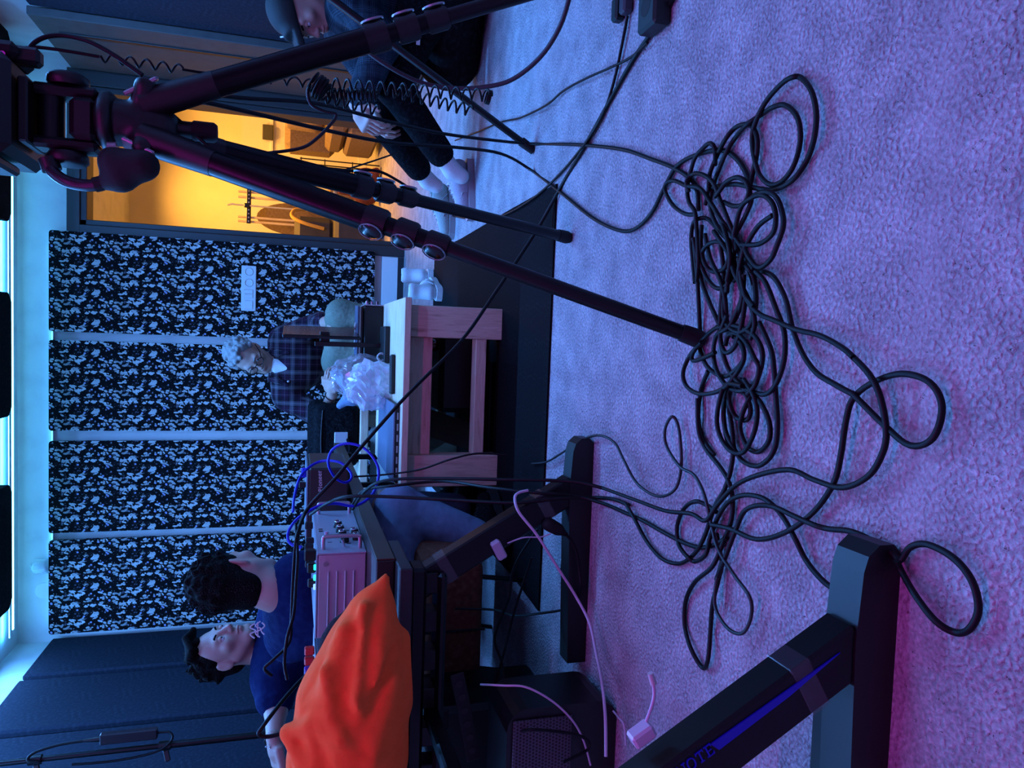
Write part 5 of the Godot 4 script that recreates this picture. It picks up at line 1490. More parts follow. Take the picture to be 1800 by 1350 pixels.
func man_from_behind() -> void:
	var H := Vector3(-0.80, 0.908, -2.52)
	var T := Transform3D(frame(Vector3(0.30, -0.10, -0.95), Vector3(0.10, 0.97, -0.05)), H)
	var J := {"head": H + Vector3(-0.01, -0.03, 0.02), "neck": Vector3(-0.835, 0.795, -2.50), "chest": Vector3(-0.915, 0.64, -2.54), "pelvis": Vector3(-0.95, 0.44, -2.52),
		"sl": Vector3(-1.045, 0.735, -2.60), "sr": Vector3(-0.79, 0.715, -2.50), "el": Vector3(-1.10, 0.52, -2.80), "er": Vector3(-0.80, 0.45, -2.60), "wl": Vector3(-0.90, 0.47, -2.95), "wr": Vector3(-0.64, 0.43, -2.74),
		"hl": Vector3(-0.98, 0.42, -2.54), "hr": Vector3(-0.84, 0.42, -2.42), "kl": Vector3(-0.66, 0.42, -2.86), "kr": Vector3(-0.585, 0.385, -2.52), "al": Vector3(-0.66, 0.10, -2.80), "ar": Vector3(-0.68, 0.115, -2.44)}
	var p := thing("person", "dark-haired man in a navy T-shirt seen from behind the mixer", "person", Vector3(-0.9, 0.36, -2.45))
	var b := Shape.new().flesh(body_prims(J), 0.014)
	b.flesh(head_prims(T, 1.04) + [["c", J.neck, J.head, 0.060, 0.060, 0.03], ["c", J.neck, J.neck.lerp(J.chest, 0.2), 0.062, 0.07, 0.03]], 0.005)
	b.flesh(hand_prims(J.wr, Vector3(0.3, -0.1, -0.8), Vector3(0.1, 0.9, 0.2), 1, 0.6), 0.005)
	b.flesh(hand_prims(J.wl, Vector3(0.6, -0.1, -0.5), Vector3(0.1, 0.9, 0.2), -1, 0.6), 0.005)
	part(p, "body", b, M.skin)
	part(p, "shirt", Shape.new().flesh(shirt_prims(J, 0.62, 0.016), 0.011), M.navy)
	var jn := part(p, "jeans", Shape.new().flesh(trouser_prims(J, 0.016), 0.012), M.denim)
	for q in ["l", "r"]:
		var n1 := Vector3(0.25, 0.62, 0.74).normalized()
		part_under(jn, "seam", Shape.new().tube([J["h" + q].lerp(J["k" + q], 0.3) + n1 * 0.098, J["h" + q].lerp(J["k" + q], 0.65) + n1 * 0.090, J["k" + q] + n1 * 0.079, J["k" + q].lerp(J["a" + q], 0.5) + n1 * 0.070, J["k" + q].lerp(J["a" + q], 0.85) + n1 * 0.064], 0.0022, 6), M.paper)
	var hp := curls(T, 1.04, 8, 420, 0.0105, 0.25, 0.1)
	part(p, "hair", Shape.new().flesh([["e", T * Vector3(0, 0.040, -0.020), Vector3(0.084, 0.096, 0.102), T.basis, 0.01], ["e", T * Vector3(0, -0.035, -0.058), Vector3(0.066, 0.060, 0.044), T.basis, 0.02]] + hp + [["-e", T * Vector3(0, -0.04, 0.092), Vector3(0.08, 0.10, 0.085), T.basis, 0.01], ["-e", T * Vector3(0.088, -0.01, 0.0), Vector3(0.02, 0.035, 0.025), T.basis, 0.006], ["-e", T * Vector3(-0.088, -0.01, 0.0), Vector3(0.02, 0.035, 0.025), T.basis, 0.006]], 0.006), M.hair_dark)
	face_parts(p, T, 1.04, M.hair_dark)
	part(p, "necklace", Shape.new().tube(spline(ring_at(J.neck + Vector3(0.0, -0.005, 0.0), Vector3(0.12, 1, -0.25), 0.066)), 0.0028, 6), M.chrome)
	# white squiggle printed on the shirt's back
	var g := Shape.new()
	var o := on_z(452, 1106, -2.44)
	var r := Vector3(0.9, 0.1, -0.15)
	for q in [[[-0.03, 0.01], [-0.015, 0.022], [-0.005, 0.004], [0.008, 0.02], [0.02, 0.006]], [[-0.028, -0.006], [-0.012, 0.006], [0.0, -0.012], [0.012, 0.004], [0.026, -0.012]], [[-0.02, -0.02], [-0.004, -0.012], [0.01, -0.024], [0.022, -0.016]], [[-0.026, 0.0], [0.024, -0.004]]]:
		var pts := []
		for k in q: pts.append(o + r * k[0] + Vector3(0, k[1], 0))
		g.tube(spline(pts), 0.0024, 6)
	part(p, "shirt_print", g, M.white_cloth)
	for q in ["l", "r"]:
		shoe(p, J["a" + q] + Vector3(0, -0.10, 0.03) - Vector3(0.03, 0, 0), J["a" + q] + Vector3(0.12, -0.1, -0.2), M.black_cloth, M.rubber, M.black_plastic)

func man_in_profile() -> void:
	var H := Vector3(-1.205, 0.975, -2.95)
	var T := Transform3D(frame(Vector3(0.93, 0.10, 0.34), Vector3(-0.10, 0.99, 0.02)), H)
	var wr := on_z(482, 1306, -2.62)
	var J := {"head": H + Vector3(-0.01, -0.03, -0.01), "neck": Vector3(-1.225, 0.845, -2.97), "chest": Vector3(-1.22, 0.69, -2.98), "pelvis": Vector3(-1.22, 0.47, -2.98),
		"sl": Vector3(-1.10, 0.77, -3.14), "sr": Vector3(-1.30, 0.79, -2.82), "el": Vector3(-0.98, 0.56, -3.24), "er": Vector3(-1.47, 0.775, -2.78), "wl": Vector3(-0.80, 0.54, -3.12), "wr": wr,
		"hl": Vector3(-1.18, 0.47, -3.08), "hr": Vector3(-1.22, 0.47, -2.88), "kl": Vector3(-0.80, 0.42, -3.22), "kr": Vector3(-0.82, 0.42, -3.02), "al": Vector3(-0.80, 0.09, -3.30), "ar": Vector3(-0.82, 0.09, -3.08)}
	J.er = on_z(485, 1248, -2.74)
	var p := thing("person", "young man in a navy T-shirt in profile, arm stretched aside", "person", Vector3(-1.22, 0.36, -2.98))
	var b := Shape.new().flesh(body_prims(J), 0.013)
	b.flesh(head_prims(T, 0.98) + [["c", J.neck, J.head, 0.056, 0.054, 0.03]], 0.004)
	b.flesh(hand_prims(wr, on_z(492, 1350, -2.60) - wr, Vector3(0.1, 0.9, 0.35), 1, 0.35), 0.004)
	b.flesh(hand_prims(J.wl, Vector3(0.8, -0.2, 0.2), Vector3(0.1, 0.9, 0.2), -1, 0.5), 0.005)
	part(p, "body", b, M.skin)
	part(p, "shirt", Shape.new().flesh(shirt_prims(J, 0.55, 0.018), 0.011), M.navy)
	part(p, "trousers", Shape.new().flesh(trouser_prims(J), 0.014), M.black_cloth)
	var hp := curls(T, 0.98, 15, 120, 0.012, 0.35, 0.05)
	for k in 9: hp.append(["c", T * Vector3(-0.05 + 0.0125 * k, 0.115, 0.035), T * Vector3(-0.055 + 0.0135 * k, 0.128 - 0.006 * absf(k - 4), 0.085 - 0.003 * absf(k - 4)), 0.017, 0.012, 0.006])
	part(p, "hair", Shape.new().flesh([["e", T * Vector3(0, 0.040, -0.024), Vector3(0.077, 0.086, 0.092), T.basis, 0.01], ["e", T * Vector3(0, -0.02, -0.06), Vector3(0.06, 0.055, 0.045), T.basis, 0.02]] + hp + [["-e", T * Vector3(0, -0.025, 0.088), Vector3(0.08, 0.10, 0.082), T.basis, 0.008], ["-e", T * Vector3(0.085, -0.01, 0.0), Vector3(0.02, 0.036, 0.028), T.basis, 0.006], ["-e", T * Vector3(-0.085, -0.01, 0.0), Vector3(0.02, 0.036, 0.028), T.basis, 0.006]], 0.0055), M.hair_dark)
	face_parts(p, T, 0.98, M.hair_dark, 0.75)
	part(p, "bracelet", Shape.new().tube(spline(ring_at(wr.lerp(J.er, 0.08), wr - J.er, 0.031)), 0.0035, 6), M.black_plastic)
	for k in 4: part(p, "bead", Shape.new().ball(wr.lerp(J.er, 0.05) + Vector3(-0.012 + 0.004 * k, -0.010 + 0.012 * k, 0.031), Vector3.ONE * 0.004), M.chrome)
	for q in ["l", "r"]:
		shoe(p, J["a" + q] + Vector3(-0.06, -0.09, 0), J["a" + q] + Vector3(0.2, -0.09, 0), M.black_cloth, M.rubber, M.black_plastic)
	var s := thing("stool", "dark upholstered stool under the young man in profile", "stool", Vector3(-1.22, 0, -2.98))
	part(s, "seat", Shape.new().flesh([["b", Vector3(-1.22, 0.32, -2.98), Vector3(0.14, 0.02, 0.14), Basis.IDENTITY, 0.04, 0.01]], 0.014), M.black_cloth)
	for x in [-1.34, -1.10]:
		for z in [-3.1, -2.86]: part(s, "leg", Shape.new().rod(Vector3(x, 0.29, z), Vector3(x, 0, z), 0.012), M.black_metal)

func person_in_cap() -> void:
	var H := Vector3(1.275, 0.735, -3.12)
	var T := Transform3D(frame(Vector3(-0.92, -0.30, 0.25), Vector3(-0.20, 0.95, 0.05)), H)
	var wr := on_z(628, 190, -2.98)
	var J := {"head": H + Vector3(0.01, -0.03, 0), "neck": Vector3(1.31, 0.61, -3.13), "chest": Vector3(1.345, 0.48, -3.13), "pelvis": Vector3(1.38, 0.28, -3.13),
		"sl": Vector3(1.28, 0.555, -2.95), "sr": Vector3(1.27, 0.555, -3.31), "el": Vector3(1.12, 0.44, -2.90), "er": Vector3(1.10, 0.42, -3.30), "wl": wr, "wr": Vector3(0.95, 0.45, -3.2),
		"hl": Vector3(1.30, 0.27, -3.02), "hr": Vector3(1.30, 0.27, -3.22), "kl": Vector3(1.0, 0.385, -3.02), "kr": Vector3(0.93, 0.42, -3.34), "al": Vector3(0.745, 0.125, -3.20), "ar": Vector3(0.735, 0.175, -3.55)}
	J.kl = on_z(690, 150, -3.02)
	J.kr = on_z(668, 205, -3.22)
	J.al = on_z(795, 300, -3.16)
	J.ar = on_z(752, 318, -3.45)
	var p := thing("person", "person in a dark cap and dark trousers sitting low at the right", "person", Vector3(1.35, 0.2, -3.13))
	var b := Shape.new().flesh(body_prims(J), 0.014)
	b.flesh(head_prims(T) + [["c", J.neck, J.head, 0.054, 0.052, 0.03]], 0.0045)
	b.flesh(hand_prims(wr, on_z(650, 225, -2.95) - wr, Vector3(-0.5, 0.7, 0.5), -1, 0.8), 0.004)
	b.flesh(hand_prims(J.wr, Vector3(-0.7, -0.3, 0.3), Vector3(-0.3, 0.9, 0.2), 1, 0.7), 0.005)
	part(p, "body", b, M.skin)
	part(p, "shirt", Shape.new().flesh(shirt_prims(J, 1.8, 0.018), 0.012), M.dark_plaid)
	part(p, "trousers", Shape.new().flesh(trouser_prims(J, 0.008, 0.78), 0.012), M.black_cloth)
	var cap := part(p, "cap", Shape.new().flesh([["e", T * Vector3(0, 0.052, -0.012), Vector3(0.083, 0.082, 0.104), T.basis, 0.01], ["c", T * Vector3(0, 0.052, 0.07), T * Vector3(0, 0.046, 0.145), 0.05, 0.045, 0.01], ["-b", T * Vector3(0, -0.05, 0), Vector3(0.2, 0.085, 0.3), T.basis, 0.0, 0.004], ["-b", T * Vector3(0, 0.16, 0.16), Vector3(0.2, 0.094, 0.058), T.basis, 0.0, 0.01]], 0.006), mat(Color(0.03, 0.035, 0.05), 0.8))
	var lg := Shape.new()
	for q in [[[-0.02, 0.075], [-0.005, 0.10], [0.0, 0.078], [0.012, 0.104], [0.02, 0.08]], [[-0.024, 0.07], [0.02, 0.066]]]:
		var pts := []
		for k in q: pts.append(T * Vector3(-0.055 + k[0], k[1], 0.058 + k[0] * 0.6))
		lg.tube(pts, 0.0025, 6)
	part_under(cap, "cap_logo", lg, M.white_cloth, "small white mark on the cap")
	face_parts(p, T, 1.0, M.hair_dark)
	for q in ["l", "r"]:
		var kn: Vector3 = J["k" + q]
		var an: Vector3 = J["a" + q]
		var d := (an - kn).normalized()
		part(p, "sock", Shape.new().flesh([["c", kn.lerp(an, 0.70), an, 0.043, 0.036, 0.02], ["c", an, an + Vector3(-0.02, -0.04, 0.0), 0.036, 0.034, 0.02]], 0.008), M.white_cloth)
	var grey := cloth(Color(0.66, 0.62, 0.66), 62, 0.12, 14)
	shoe(p, on_floor(829, 283), on_floor(832, 380), grey, mat(Color(0.62, 0.60, 0.62), 0.6), M.white_cloth, 1.0)
	var h2 := on_floor(796, 325)
	shoe(p, h2, h2 + Vector3(-0.25, 0, 0.06), cloth(Color(0.58, 0.62, 0.60), 63, 0.12, 14), mat(Color(0.58, 0.60, 0.60), 0.6), M.white_cloth, 1.0)
	# beanbag
	var bb := thing("beanbag", "big black beanbag under the person in the cap", "beanbag", Vector3(1.35, 0, -3.15))
	part(bb, "sack", Shape.new().flesh([["e", Vector3(1.37, 0.15, -3.20), Vector3(0.24, 0.155, 0.30), Basis.IDENTITY, 0.05], ["c", Vector3(1.20, 0.12, -3.20), Vector3(1.50, 0.12, -3.20), 0.12, 0.12, 0.08], ["-b", Vector3(1.35, -0.2, -3.2), Vector3(1, 0.201, 1), Basis.IDENTITY, 0.0, 0.01]], 0.016), M.black_felt)
	part(bb, "tag", Shape.new().box(on_z(735, 72, -2.91), Vector3(0.03, 0.015, 0.004), 0.001), M.white_cloth)

# ---------------------------------------------------------------- floor
func build_floor_things() -> void:
	lone("rug", "thin black rug under the coffee table", "rug", Shape.new().prism(PackedVector2Array([Vector2(-0.80, 2.40), Vector2(-0.82, 2.112), Vector2(0.475, 2.095), Vector2(0.478, 2.6), Vector2(0.476, 3.4), Vector2(0.49, 4.08), Vector2(-0.80, 4.06)]), 0.006, Transform3D(Basis(Vector3.RIGHT, Vector3.FORWARD, Vector3.UP), Vector3(0, 0.0005, 0))), M.rug)
	# a pair of white sneakers, heels to the camera
	var sm := cloth(Color(0.82, 0.83, 0.84), 64, 0.05, 10)
	var say := ["white sneaker on the rug, nearer the coffee table", "white sneaker beside the rug's edge, farther from the table"]
	var at := [[on_floor(778, 519, 0.007), Vector3(0.07, 0, -0.25)], [on_floor(762, 484, 0.007), Vector3(-0.02, 0, -0.27)]]
	for k in 2:
		var t := thing("sneaker", say[k], "sneaker", at[k][0], "pair of white sneakers")
		shoe(t, at[k][0], at[k][0] + at[k][1], sm, M.white_cloth, M.white_cloth, 1.05, 0.05)
	# power strip and adapters at the right edge
	var p := thing("power_strip", "black power strip at the right edge of the carpet", "power strip", Vector3(0.85, 0, -1.47))
	part(p, "body", Shape.new().span(Vector3(0.672, 0, -1.505), Vector3(1.05, 0.042, -1.425), 0.006), M.black_plastic)
	for k in 4: part(p, "outlet", Shape.new().rod(Vector3(0.72 + 0.085 * k, 0.0415, -1.465), Vector3(0.72 + 0.085 * k, 0.0425, -1.465), 0.022), M.rubber)
	for k in 2:
		var q := thing("plug_adapter", ["grey plug adapter lying beside the power strip, nearer the strip", "black plug adapter lying beside the power strip, farther from it"][k], "plug", Vector3(0.80, 0, -1.63 - 0.05 * k), "plug adapters on the carpet")
		part(q, "body", Shape.new().span(Vector3(0.775, 0.0, -1.645 - 0.045 * k), Vector3(0.83, 0.026, -1.615 - 0.045 * k), 0.005), [mat(Color(0.20, 0.18, 0.22), 0.5), M.black_plastic][k])
		part(q, "pin", Shape.new().rod(Vector3(0.83, 0.013, -1.63 - 0.045 * k), Vector3(0.85, 0.013, -1.63 - 0.045 * k), 0.004), M.chrome)

# ---------------------------------------------------------------- cables
func floor_path(p: Array, scale: float, ox: float, oy: float, h0: float, sd: int) -> Array:
	# a flat list x, y of a run of cable on the carpet; where runs cross, each rides at a slightly different height
	var rng := RandomNumberGenerator.new()
	rng.seed = sd
	var out := []
	for k in range(0, p.size(), 2):
		out.append(on_floor(ox + p[k] / scale, oy + p[k + 1] / scale, h0 + rng.randf_range(0, 0.012)))
	return out

func air_path(p: Array) -> Array:   # flat list: x, y, depth
	var out := []
	for k in range(0, p.size(), 3): out.append(on_z(p[k], p[k + 1], p[k + 2]) if p[k + 2] < 0 else on_floor(p[k], p[k + 1], 0.007))   # depth 0: on the floor
	return out

func build_cables() -> void:
	var A := [3.375, 1100.0, 100.0]
	var B := [3.375, 1100.0, 400.0]
	var C := [2.7, 1100.0, 700.0]
	var O := [1.0, 0.0, 0.0]
	var tangle := {
		"black cable making the two big loops at the right end of the tangle": [
			[A, [470, 880, 500, 790, 560, 765, 650, 755, 730, 770, 850, 790, 930, 770, 1010, 710, 1080, 600, 1120, 470, 1130, 330, 1100, 200, 1040, 125, 990, 120, 930, 155, 850, 240, 800, 320, 765, 400, 750, 470, 755, 560, 775, 650, 800, 710, 850, 755, 910, 750, 970, 690, 1010, 610, 1035, 500, 1030, 400, 1000, 330, 940, 285, 870, 300, 800, 345, 720, 400, 650, 480, 600, 560, 560, 650, 520, 760, 500, 880, 540, 1000, 620, 1100]],
			[A, [490, 800, 500, 690, 540, 590, 590, 490, 650, 420, 710, 400, 755, 420, 780, 490, 775, 590, 750, 700, 735, 790, 745, 850, 720, 920, 680, 1000, 650, 1060, 640, 1180, 610, 1280, 600, 1400]]],
		"black cable with a small loop at the left of the tangle's right end": [
			[A, [410, 935, 350, 930, 280, 880, 235, 800, 240, 750, 290, 735, 360, 765, 440, 780, 500, 860, 560, 960, 640, 1060, 700, 1180, 760, 1260]],
			[A, [530, 640, 530, 560, 515, 520, 490, 515, 450, 550, 410, 600, 385, 680, 365, 780, 375, 860, 410, 920, 420, 1020, 430, 1200, 420, 1340]],
			[A, [375, 800, 360, 740, 400, 695, 460, 700, 520, 750, 560, 850, 600, 950, 640, 1050, 660, 1150]],
			[A, [530, 830, 560, 790, 600, 740, 660, 715, 710, 740, 730, 800, 700, 870, 640, 885, 580, 860]]],
		"black cable folded along the middle of the tangle": [
			[A, [640, 1060, 680, 900, 740, 840, 810, 820, 870, 870, 890, 960, 870, 1050, 790, 1110, 680, 1115]],
			[A, [760, 820, 830, 800, 890, 830, 925, 910, 935, 1000, 900, 1110, 860, 1200, 790, 1250, 730, 1190, 700, 1120]],
			[A, [410, 1340, 395, 1190, 388, 1080, 400, 990, 440, 958, 490, 965, 560, 1040, 640, 1120, 720, 1230, 760, 1350]],
			[A, [425, 1230, 470, 1130, 540, 1095, 600, 1130, 610, 1200, 580, 1260, 520, 1275, 470, 1230, 445, 1130, 450, 1000]],
			[A, [640, 1060, 700, 1160, 690, 1260, 640, 1330]],
			[B, [400, 60, 425, 180, 450, 320, 490, 430, 530, 520, 570, 610]],
			[B, [470, 40, 500, 180, 560, 310, 590, 430, 600, 560, 640, 650]],
			[B, [520, 20, 600, 140, 660, 280, 690, 400, 650, 520, 610, 600]],
			[B, [650, 30, 625, 150, 640, 260, 700, 370, 745, 470, 765, 570, 740, 660]],
			[A, [500, 860, 560, 960, 600, 1080, 620, 1200, 600, 1330]],
			[A, [870, 940, 790, 1000, 730, 1090, 690, 1180, 670, 1290, 690, 1390, 760, 1480]]],
		"black cable heaped under the tripod's front foot": [
			[B, [405, 100, 420, 250, 430, 400, 440, 620, 440, 720, 480, 820, 560, 880, 620, 870, 690, 800, 700, 730, 660, 660]],
			[B, [440, 200, 480, 300, 540, 360, 600, 340, 640, 260, 660, 180]],
			[B, [560, 100, 580, 250, 570, 400, 560, 520, 560, 640, 580, 760, 620, 860, 680, 930, 740, 990]],
			[B, [620, 150, 610, 300, 580, 450, 590, 560, 660, 620, 730, 590, 770, 480, 765, 330, 730, 230]],
			[B, [700, 280, 690, 430, 650, 540, 600, 600, 540, 640, 520, 740, 540, 850, 600, 940, 680, 970, 760, 930, 800, 840, 810, 740, 770, 650, 700, 600, 620, 580, 540, 590]],
			[B, [450, 680, 380, 760, 340, 860, 360, 940, 430, 985, 520, 980, 600, 940, 660, 860, 700, 780, 690, 700, 640, 640, 560, 590, 480, 640, 400, 740, 400, 790, 470, 770, 530, 740]],
			[B, [590, 700, 610, 640, 660, 630, 720, 690, 760, 770, 790, 830, 770, 930, 720, 990]],
			[B, [600, 520, 560, 640, 590, 740, 650, 700, 690, 560, 710, 420]]],
		"black cable looped at the left end of the tangle": [
			[B, [690, 940, 600, 930, 560, 1010, 540, 1150, 570, 1260, 630, 1330, 700, 1330, 760, 1220, 780, 1100, 760, 1000, 700, 900]],
			[B, [640, 880, 600, 980, 580, 1100, 600, 1250, 640, 1340, 630, 1200, 610, 1050, 620, 950]],
			[B, [740, 1000, 690, 1110, 680, 1200, 720, 1300, 790, 1330, 850, 1260, 850, 1150, 800, 1040, 750, 980, 680, 900]],
			[B, [610, 990, 620, 1060, 660, 1130, 720, 1140, 740, 1080, 710, 990, 650, 960]],
			[B, [790, 560, 860, 720, 880, 850, 890, 1000, 900, 1150, 893, 1270, 875, 1330, 840, 1380, 780, 1415, 700, 1390, 640, 1310, 590, 1200, 580, 1060, 600, 960]]],
		"black cable that leaves the tangle and makes a wide loop on the open carpet": [
			[B, [700, 200, 730, 250, 770, 262, 830, 265, 890, 310, 950, 430, 990, 600, 1050, 750, 1130, 860, 1240, 930, 1350, 990]],
			[O, [1497, 690, 1555, 748, 1600, 783, 1640, 770, 1656, 715, 1634, 672, 1585, 657, 1535, 672, 1500, 700, 1487, 740, 1478, 800, 1465, 850, 1430, 900, 1380, 936, 1330, 948, 1285, 930, 1250, 922]],
			[B, [770, 260, 830, 330, 890, 480, 940, 620, 940, 780, 890, 930, 820, 990, 720, 960]]],
		"black cable crossing from the tangle to the mixer's cables": [
			[B, [670, 180, 690, 330, 720, 430, 790, 510, 880, 550, 1010, 605, 1150, 640, 1280, 710, 1350, 770]],
			[O, [1497, 625, 1528, 658, 1548, 700, 1558, 760, 1550, 800, 1525, 838, 1480, 857, 1430, 843, 1390, 826, 1340, 833, 1295, 852, 1262, 886, 1240, 915, 1215, 903, 1170, 898, 1120, 880, 1060, 858]]],
		"black cable with the long leaf-shaped loops near the stand": [
			[B, [490, 850, 450, 950, 430, 1100, 445, 1220, 480, 1290, 525, 1350]],
			[C, [340, 0, 345, 150, 380, 240, 450, 330, 490, 400, 507, 480, 500, 580, 460, 690, 410, 800, 330, 870, 285, 960, 280, 1080, 310, 1190, 365, 1280, 390, 1240, 402, 1100, 412, 980, 440, 860, 455, 780, 430, 640]],
			[C, [500, 110, 510, 230, 500, 330, 470, 430, 420, 520, 380, 640, 340, 720, 290, 770, 240, 785, 170, 760, 100, 680, 40, 570, 0, 500]]],
		"black cable running to the near foot of the stand": [
			[C, [430, 540, 380, 505, 330, 490, 280, 520, 245, 600, 250, 690, 290, 750, 330, 775, 380, 740, 400, 660, 440, 560, 490, 490, 560, 460, 640, 470, 700, 510, 750, 570, 800, 660, 850, 760, 910, 840, 980, 900, 1045, 915]],
			[C, [430, 860, 470, 760, 520, 630, 560, 540, 620, 510, 700, 515, 800, 560, 890, 600, 960, 620, 1060, 630, 1140, 660, 1200, 700]],
			[O, [1540, 957, 1565, 970, 1582, 985, 1600, 962, 1630, 957, 1675, 980, 1708, 1020, 1720, 1070, 1705, 1105, 1680, 1112, 1645, 1092, 1610, 1048, 1585, 1005, 1576, 985]]],
		"thin grey cable looping out from under the far foot": [
			[O, [935, 815, 960, 812, 985, 798, 1015, 778, 1050, 765, 1080, 778, 1097, 810, 1120, 850, 1155, 872, 1185, 862, 1197, 825, 1196, 775, 1190, 742, 1180, 733, 1169, 755, 1172, 785, 1195, 820, 1220, 835, 1238, 870, 1250, 920, 1262, 965, 1290, 1010, 1318, 1050, 1320, 1085, 1305, 1113, 1280, 1105, 1258, 1070, 1258, 1030, 1268, 985]]],
	}
	var n := 0
	for label in tangle:
		var runs: Array = tangle[label]
		var r := 0.0042 if not label.begins_with("thin") else 0.0032
		var first := []
		var t: Node3D = null
		for q in runs:
			n += 1
			var w: Array = q[0]
			var pts := floor_path(q[1], w[0], w[1], w[2], 0.004 + 0.0016 * (n % 9), n)
			if t == null: t = thing("floor_cable", label, "cable", Vector3(pts[0].x, 0, pts[0].z), "cables on the carpet")
			part(t, "run", Shape.new().tube(spline(pts, 5), r, 8), M.cable if r > 0.004 else M.cable_grey)
	# cables in the air
	var air := [
		["black cable drooping from the tripod shoulder straight to the tangle", 0.0046, [262, 165, -1.50, 330, 160, -1.58, 420, 172, -1.68, 560, 183, -1.84, 680, 213, -1.99, 780, 235, -2.13, 880, 248, -2.27, 940, 253, 0, 1010, 254, 0, 1090, 262, 0, 1140, 278, 0, 1190, 298, 0, 1222, 325, 0, 1228, 370, 0]],
		["black cable drooping from the tripod shoulder, sagging before the tangle", 0.0046, [262, 158, -1.50, 340, 175, -1.58, 450, 200, -1.70, 560, 226, -1.82, 680, 250, -1.97, 790, 258, -2.14, 880, 270, -2.28, 935, 300, 0, 985, 338, 0, 1040, 382, 0, 1085, 404, 0, 1115, 403, 0, 1145, 375, 0, 1168, 330, 0, 1190, 292, 0, 1225, 272, 0, 1270, 264, 0, 1300, 285, 0, 1318, 320, 0]],
		["long dark cable crossing from the mixer to the power strip", 0.0052, [520, 960, -2.05, 530, 915, -2.08, 548, 885, -2.10, 590, 840, -2.08, 640, 780, -2.09, 720, 690, -2.11, 810, 600, -2.13, 870, 515, -2.15, 940, 410, -2.14, 985, 330, -2.06, 1025, 262, 0, 1065, 190, 0, 1110, 110, 0, 1150, 50, 0, 1185, -5, 0]],
		["black cable hanging straight down from the mixer past the table leg", 0.0046, [545, 905, -2.2, 575, 885, -2.1, 610, 873, -2.0, 680, 873, -1.95, 780, 878, -1.87, 900, 884, -1.76, 985, 876, -1.715, 1050, 875, 0, 1080, 878, 0, 1105, 888, 0]],
		["black cable from under the mixer, upper of the hanging pair", 0.0044, [620, 895, -2.2, 640, 865, -2.1, 675, 845, -2.0, 760, 841, -1.92, 880, 843, -1.80, 1000, 846, -1.715, 1060, 858, 0]],
		["black cable from under the mixer, lower of the hanging pair", 0.0044, [618, 890, -2.25, 640, 862, -2.2, 690, 854, -2.1, 780, 846, -2.05, 860, 857, -1.85, 940, 866, -1.74, 1010, 872, -1.715, 1060, 885, 0, 1100, 902, 0, 1130, 915, 0, 1182, 944, 0, 1222, 961, 0, 1250, 960, 0, 1278, 945, 0]],
		["thin cable crossing the table leg from the player to the rug", 0.0032, [622, 838, -2.5, 680, 834, -2.5, 740, 825, -2.45, 790, 808, -2.4, 840, 797, -2.38, 890, 800, -2.35]],
		["blue cable making two rings in front of the player", 0.0042, [515, 900, -2.3, 518, 870, -2.35, 530, 835, -2.4, 560, 812, -2.45, 595, 812, -2.42, 615, 828, -2.4, 617, 842, -2.38, 605, 848, -2.36, 588, 838, -2.34, 577, 815, -2.32, 583, 792, -2.30, 605, 780, -2.28, 635, 785, -2.26, 657, 806, -2.24, 666, 832, -2.22, 655, 868, -2.20, 625, 889, -2.18, 590, 885, -2.18, 560, 890, -2.16, 525, 910, -2.14, 507, 935, -2.12, 510, 955, -2.10, 530, 962, -2.08]],
		["dark cable lying over the mixer's knobs", 0.0040, [535, 905, -2.05, 522, 940, -1.99, 517, 985, -1.96, 514, 1040, -1.93, 512, 1090, -1.90, 508, 1130, -1.88, 480, 1160, -1.86, 465, 1175, -1.86, 478, 1188, -1.86]],
		["dark cable bent over the stretched arm beside the orange hat", 0.0046, [540, 1185, -1.80, 520, 1205, -1.76, 490, 1240, -1.70, 460, 1280, -1.66, 455, 1291, -1.66, 470, 1295, -1.66, 500, 1288, -1.66, 520, 1280, -1.66]],
		["dark cable doubled along the mixer's front knobs", 0.0040, [520, 920, -2.02, 523, 980, -1.95, 520, 1030, -1.92, 516, 1080, -1.88, 505, 1120, -1.86, 500, 1165, -1.85, 505, 1195, -1.84]],
		["mauve cable sweeping in an arc over the pale carpet at the right", 0.0060, [625, 75, -1.95, 680, 115, -1.95, 740, 145, -1.95, 800, 155, -1.93, 850, 153, -1.90, 900, 140, -1.86, 950, 100, -1.80, 985, 45, -1.74, 1005, -20, -1.70]],
		["thin black cable clipped along the tripod's middle leg", 0.0034, [440, 262, -1.68, 520, 285, -1.72, 600, 300, -1.74, 660, 300, -1.75, 700, 318, -1.78, 740, 345, -1.82, 800, 375, -1.88]],
		["thin wire hanging from the tripod down to the lamp-lit floor", 0.0022, [395, 258, -1.6, 440, 265, -1.65, 500, 292, -1.7, 560, 306, -1.75, 600, 300, -1.8, 650, 285, -1.9, 700, 268, -2.0]],
	]
	for q in air:
		var p := air_path(q[2])
		var m: Material = M.cable
		if q[0].begins_with("blue"): m = M.blue_plastic
		if q[0].begins_with("mauve"): m = mat(Color(0.16, 0.10, 0.14), 0.5)
		lone("cable", q[0], "cable", Shape.new().tube(spline(p, 6), q[1], 8), m, "cables strung across the studio")
	# the ground ends of the drooping pair, the long one and others
	var ends := [
		["dark thin cable from the grey plug adapter over the rug's corner", 0.0038, [1103, 28, 1095, 70, 1080, 140, 1060, 200, 1030, 250, 985, 305, 935, 350, 880, 380, 830, 385, 790, 378]],
		["thin black cable snaking across the pale carpet from the power strip", 0.0032, [1138, 75, 1110, 100, 1075, 118, 1030, 138, 990, 160, 960, 185, 915, 207, 880, 215, 840, 232, 800, 247]],
	]
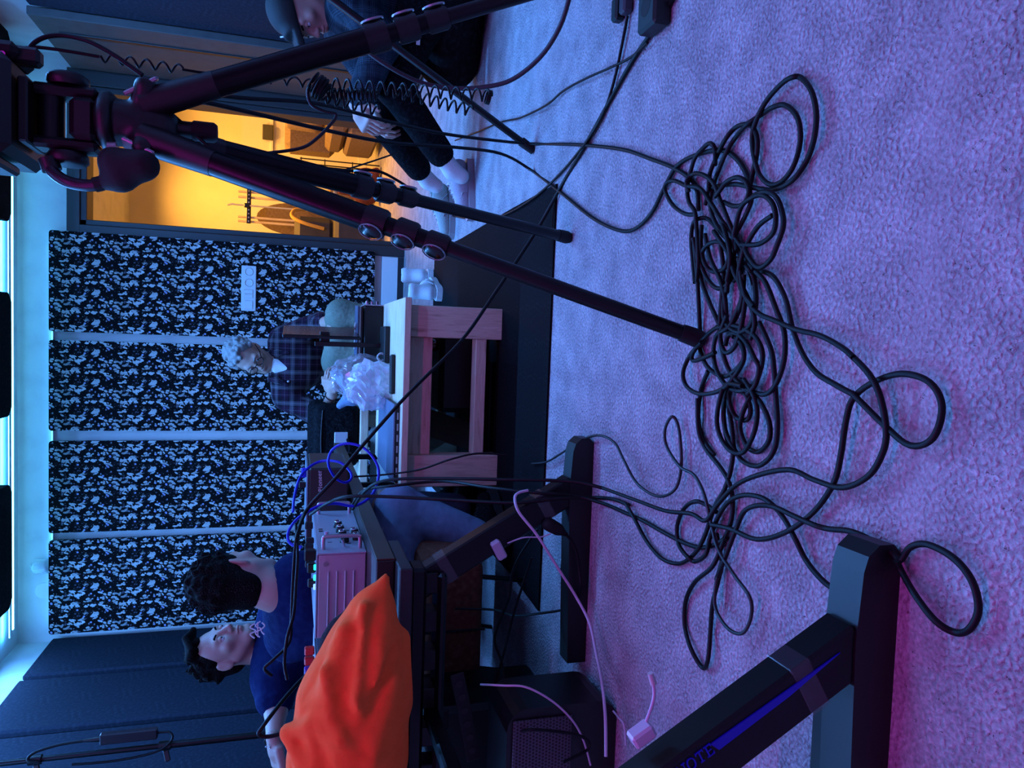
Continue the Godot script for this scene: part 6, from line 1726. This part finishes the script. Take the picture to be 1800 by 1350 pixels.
	for k in ends.size():
		var q: Array = ends[k]
		var pts := floor_path(q[2], 1, 0, 0, 0.005 + 0.002 * k, 90 + k)
		lone("cable", q[0], "cable", Shape.new().tube(spline(pts, 6), q[1], 8), M.cable, "cables lying on the pale carpet")
	# pale charging leads
	lone("charging_cable", "long pale pink charging cable hanging from the far post", "cable", Shape.new().tube(spline([on_z(928, 862, -1.735), on_z(912, 866, -1.73), on_z(905, 876, -1.72), on_z(912, 900, -1.70), on_z(940, 935, -1.69), on_z(960, 965, -1.69), on_z(985, 1005, -1.70), on_z(1012, 1048, -1.70), on_z(1036, 1095, -1.66), on_z(1048, 1150, -1.60), on_z(1058, 1200, -1.52), on_z(1064, 1260, -1.46), on_z(1065, 1330, -1.43)]), 0.0036, 8), M.pink)
	lone("charging_cable", "thin pink charging cable draped over the mesh speaker", "cable", Shape.new().tube(spline([on_z(845, 1203, -1.62), on_z(885, 1205, -1.56), on_z(925, 1208, -1.53), on_z(970, 1232, -1.52), on_z(1005, 1265, -1.52), on_z(1025, 1300, -1.52), on_z(1038, 1345, -1.52)]), 0.0024, 8), M.pink)
	lone("charging_cable", "short pink lead standing up beside the adapter", "cable", Shape.new().tube(spline([on_floor(1078, 1250, 0.02), on_floor(1088, 1262, 0.03), on_floor(1097, 1275, 0.03), on_floor(1100, 1310, 0.02)]), 0.0022, 8), M.pink)
	# leads behind the far foot
	for q in [["black mains lead dropping from the taped plug to the floor", [996, 940, -1.73, 1012, 965, -1.725, 1018, 1000, -1.725, 1020, 1040, -1.725, 1000, 1068, -1.83, 950, 1078, -1.9, 905, 1082, -2.0, 870, 1072, -2.1, 800, 1070, -2.15]],
		["black lead curling in a small ring beside the far foot", [1005, 968, -1.80, 990, 985, -1.80, 988, 1010, -1.80, 1000, 1033, -1.80, 1015, 1035, -1.79, 1020, 1015, -1.78]],
		["black lead hanging in a curve behind the far post", [945, 930, -1.85, 915, 975, -1.88, 900, 1010, -1.9, 895, 1050, -1.9, 875, 1100, -1.92, 870, 1130, -1.92, 882, 1165, -1.9, 888, 1220, -1.85, 892, 1255, -1.82]],
		["thin black lead hanging straight behind the far post", [935, 980, -1.86, 915, 1040, -1.88, 900, 1090, -1.9, 885, 1150, -1.88, 870, 1205, -1.86]],
		["thick black lead crossing in front of the mesh speaker", [905, 1290, -1.60, 930, 1283, -1.50, 970, 1285, -1.50, 1015, 1292, -1.50, 1035, 1305, -1.50, 1030, 1320, -1.50, 990, 1340, -1.49]]]:
		lone("cable", q[0], "cable", Shape.new().tube(spline(air_path(q[1]), 6), 0.0036, 8), M.cable, "leads behind the stand")
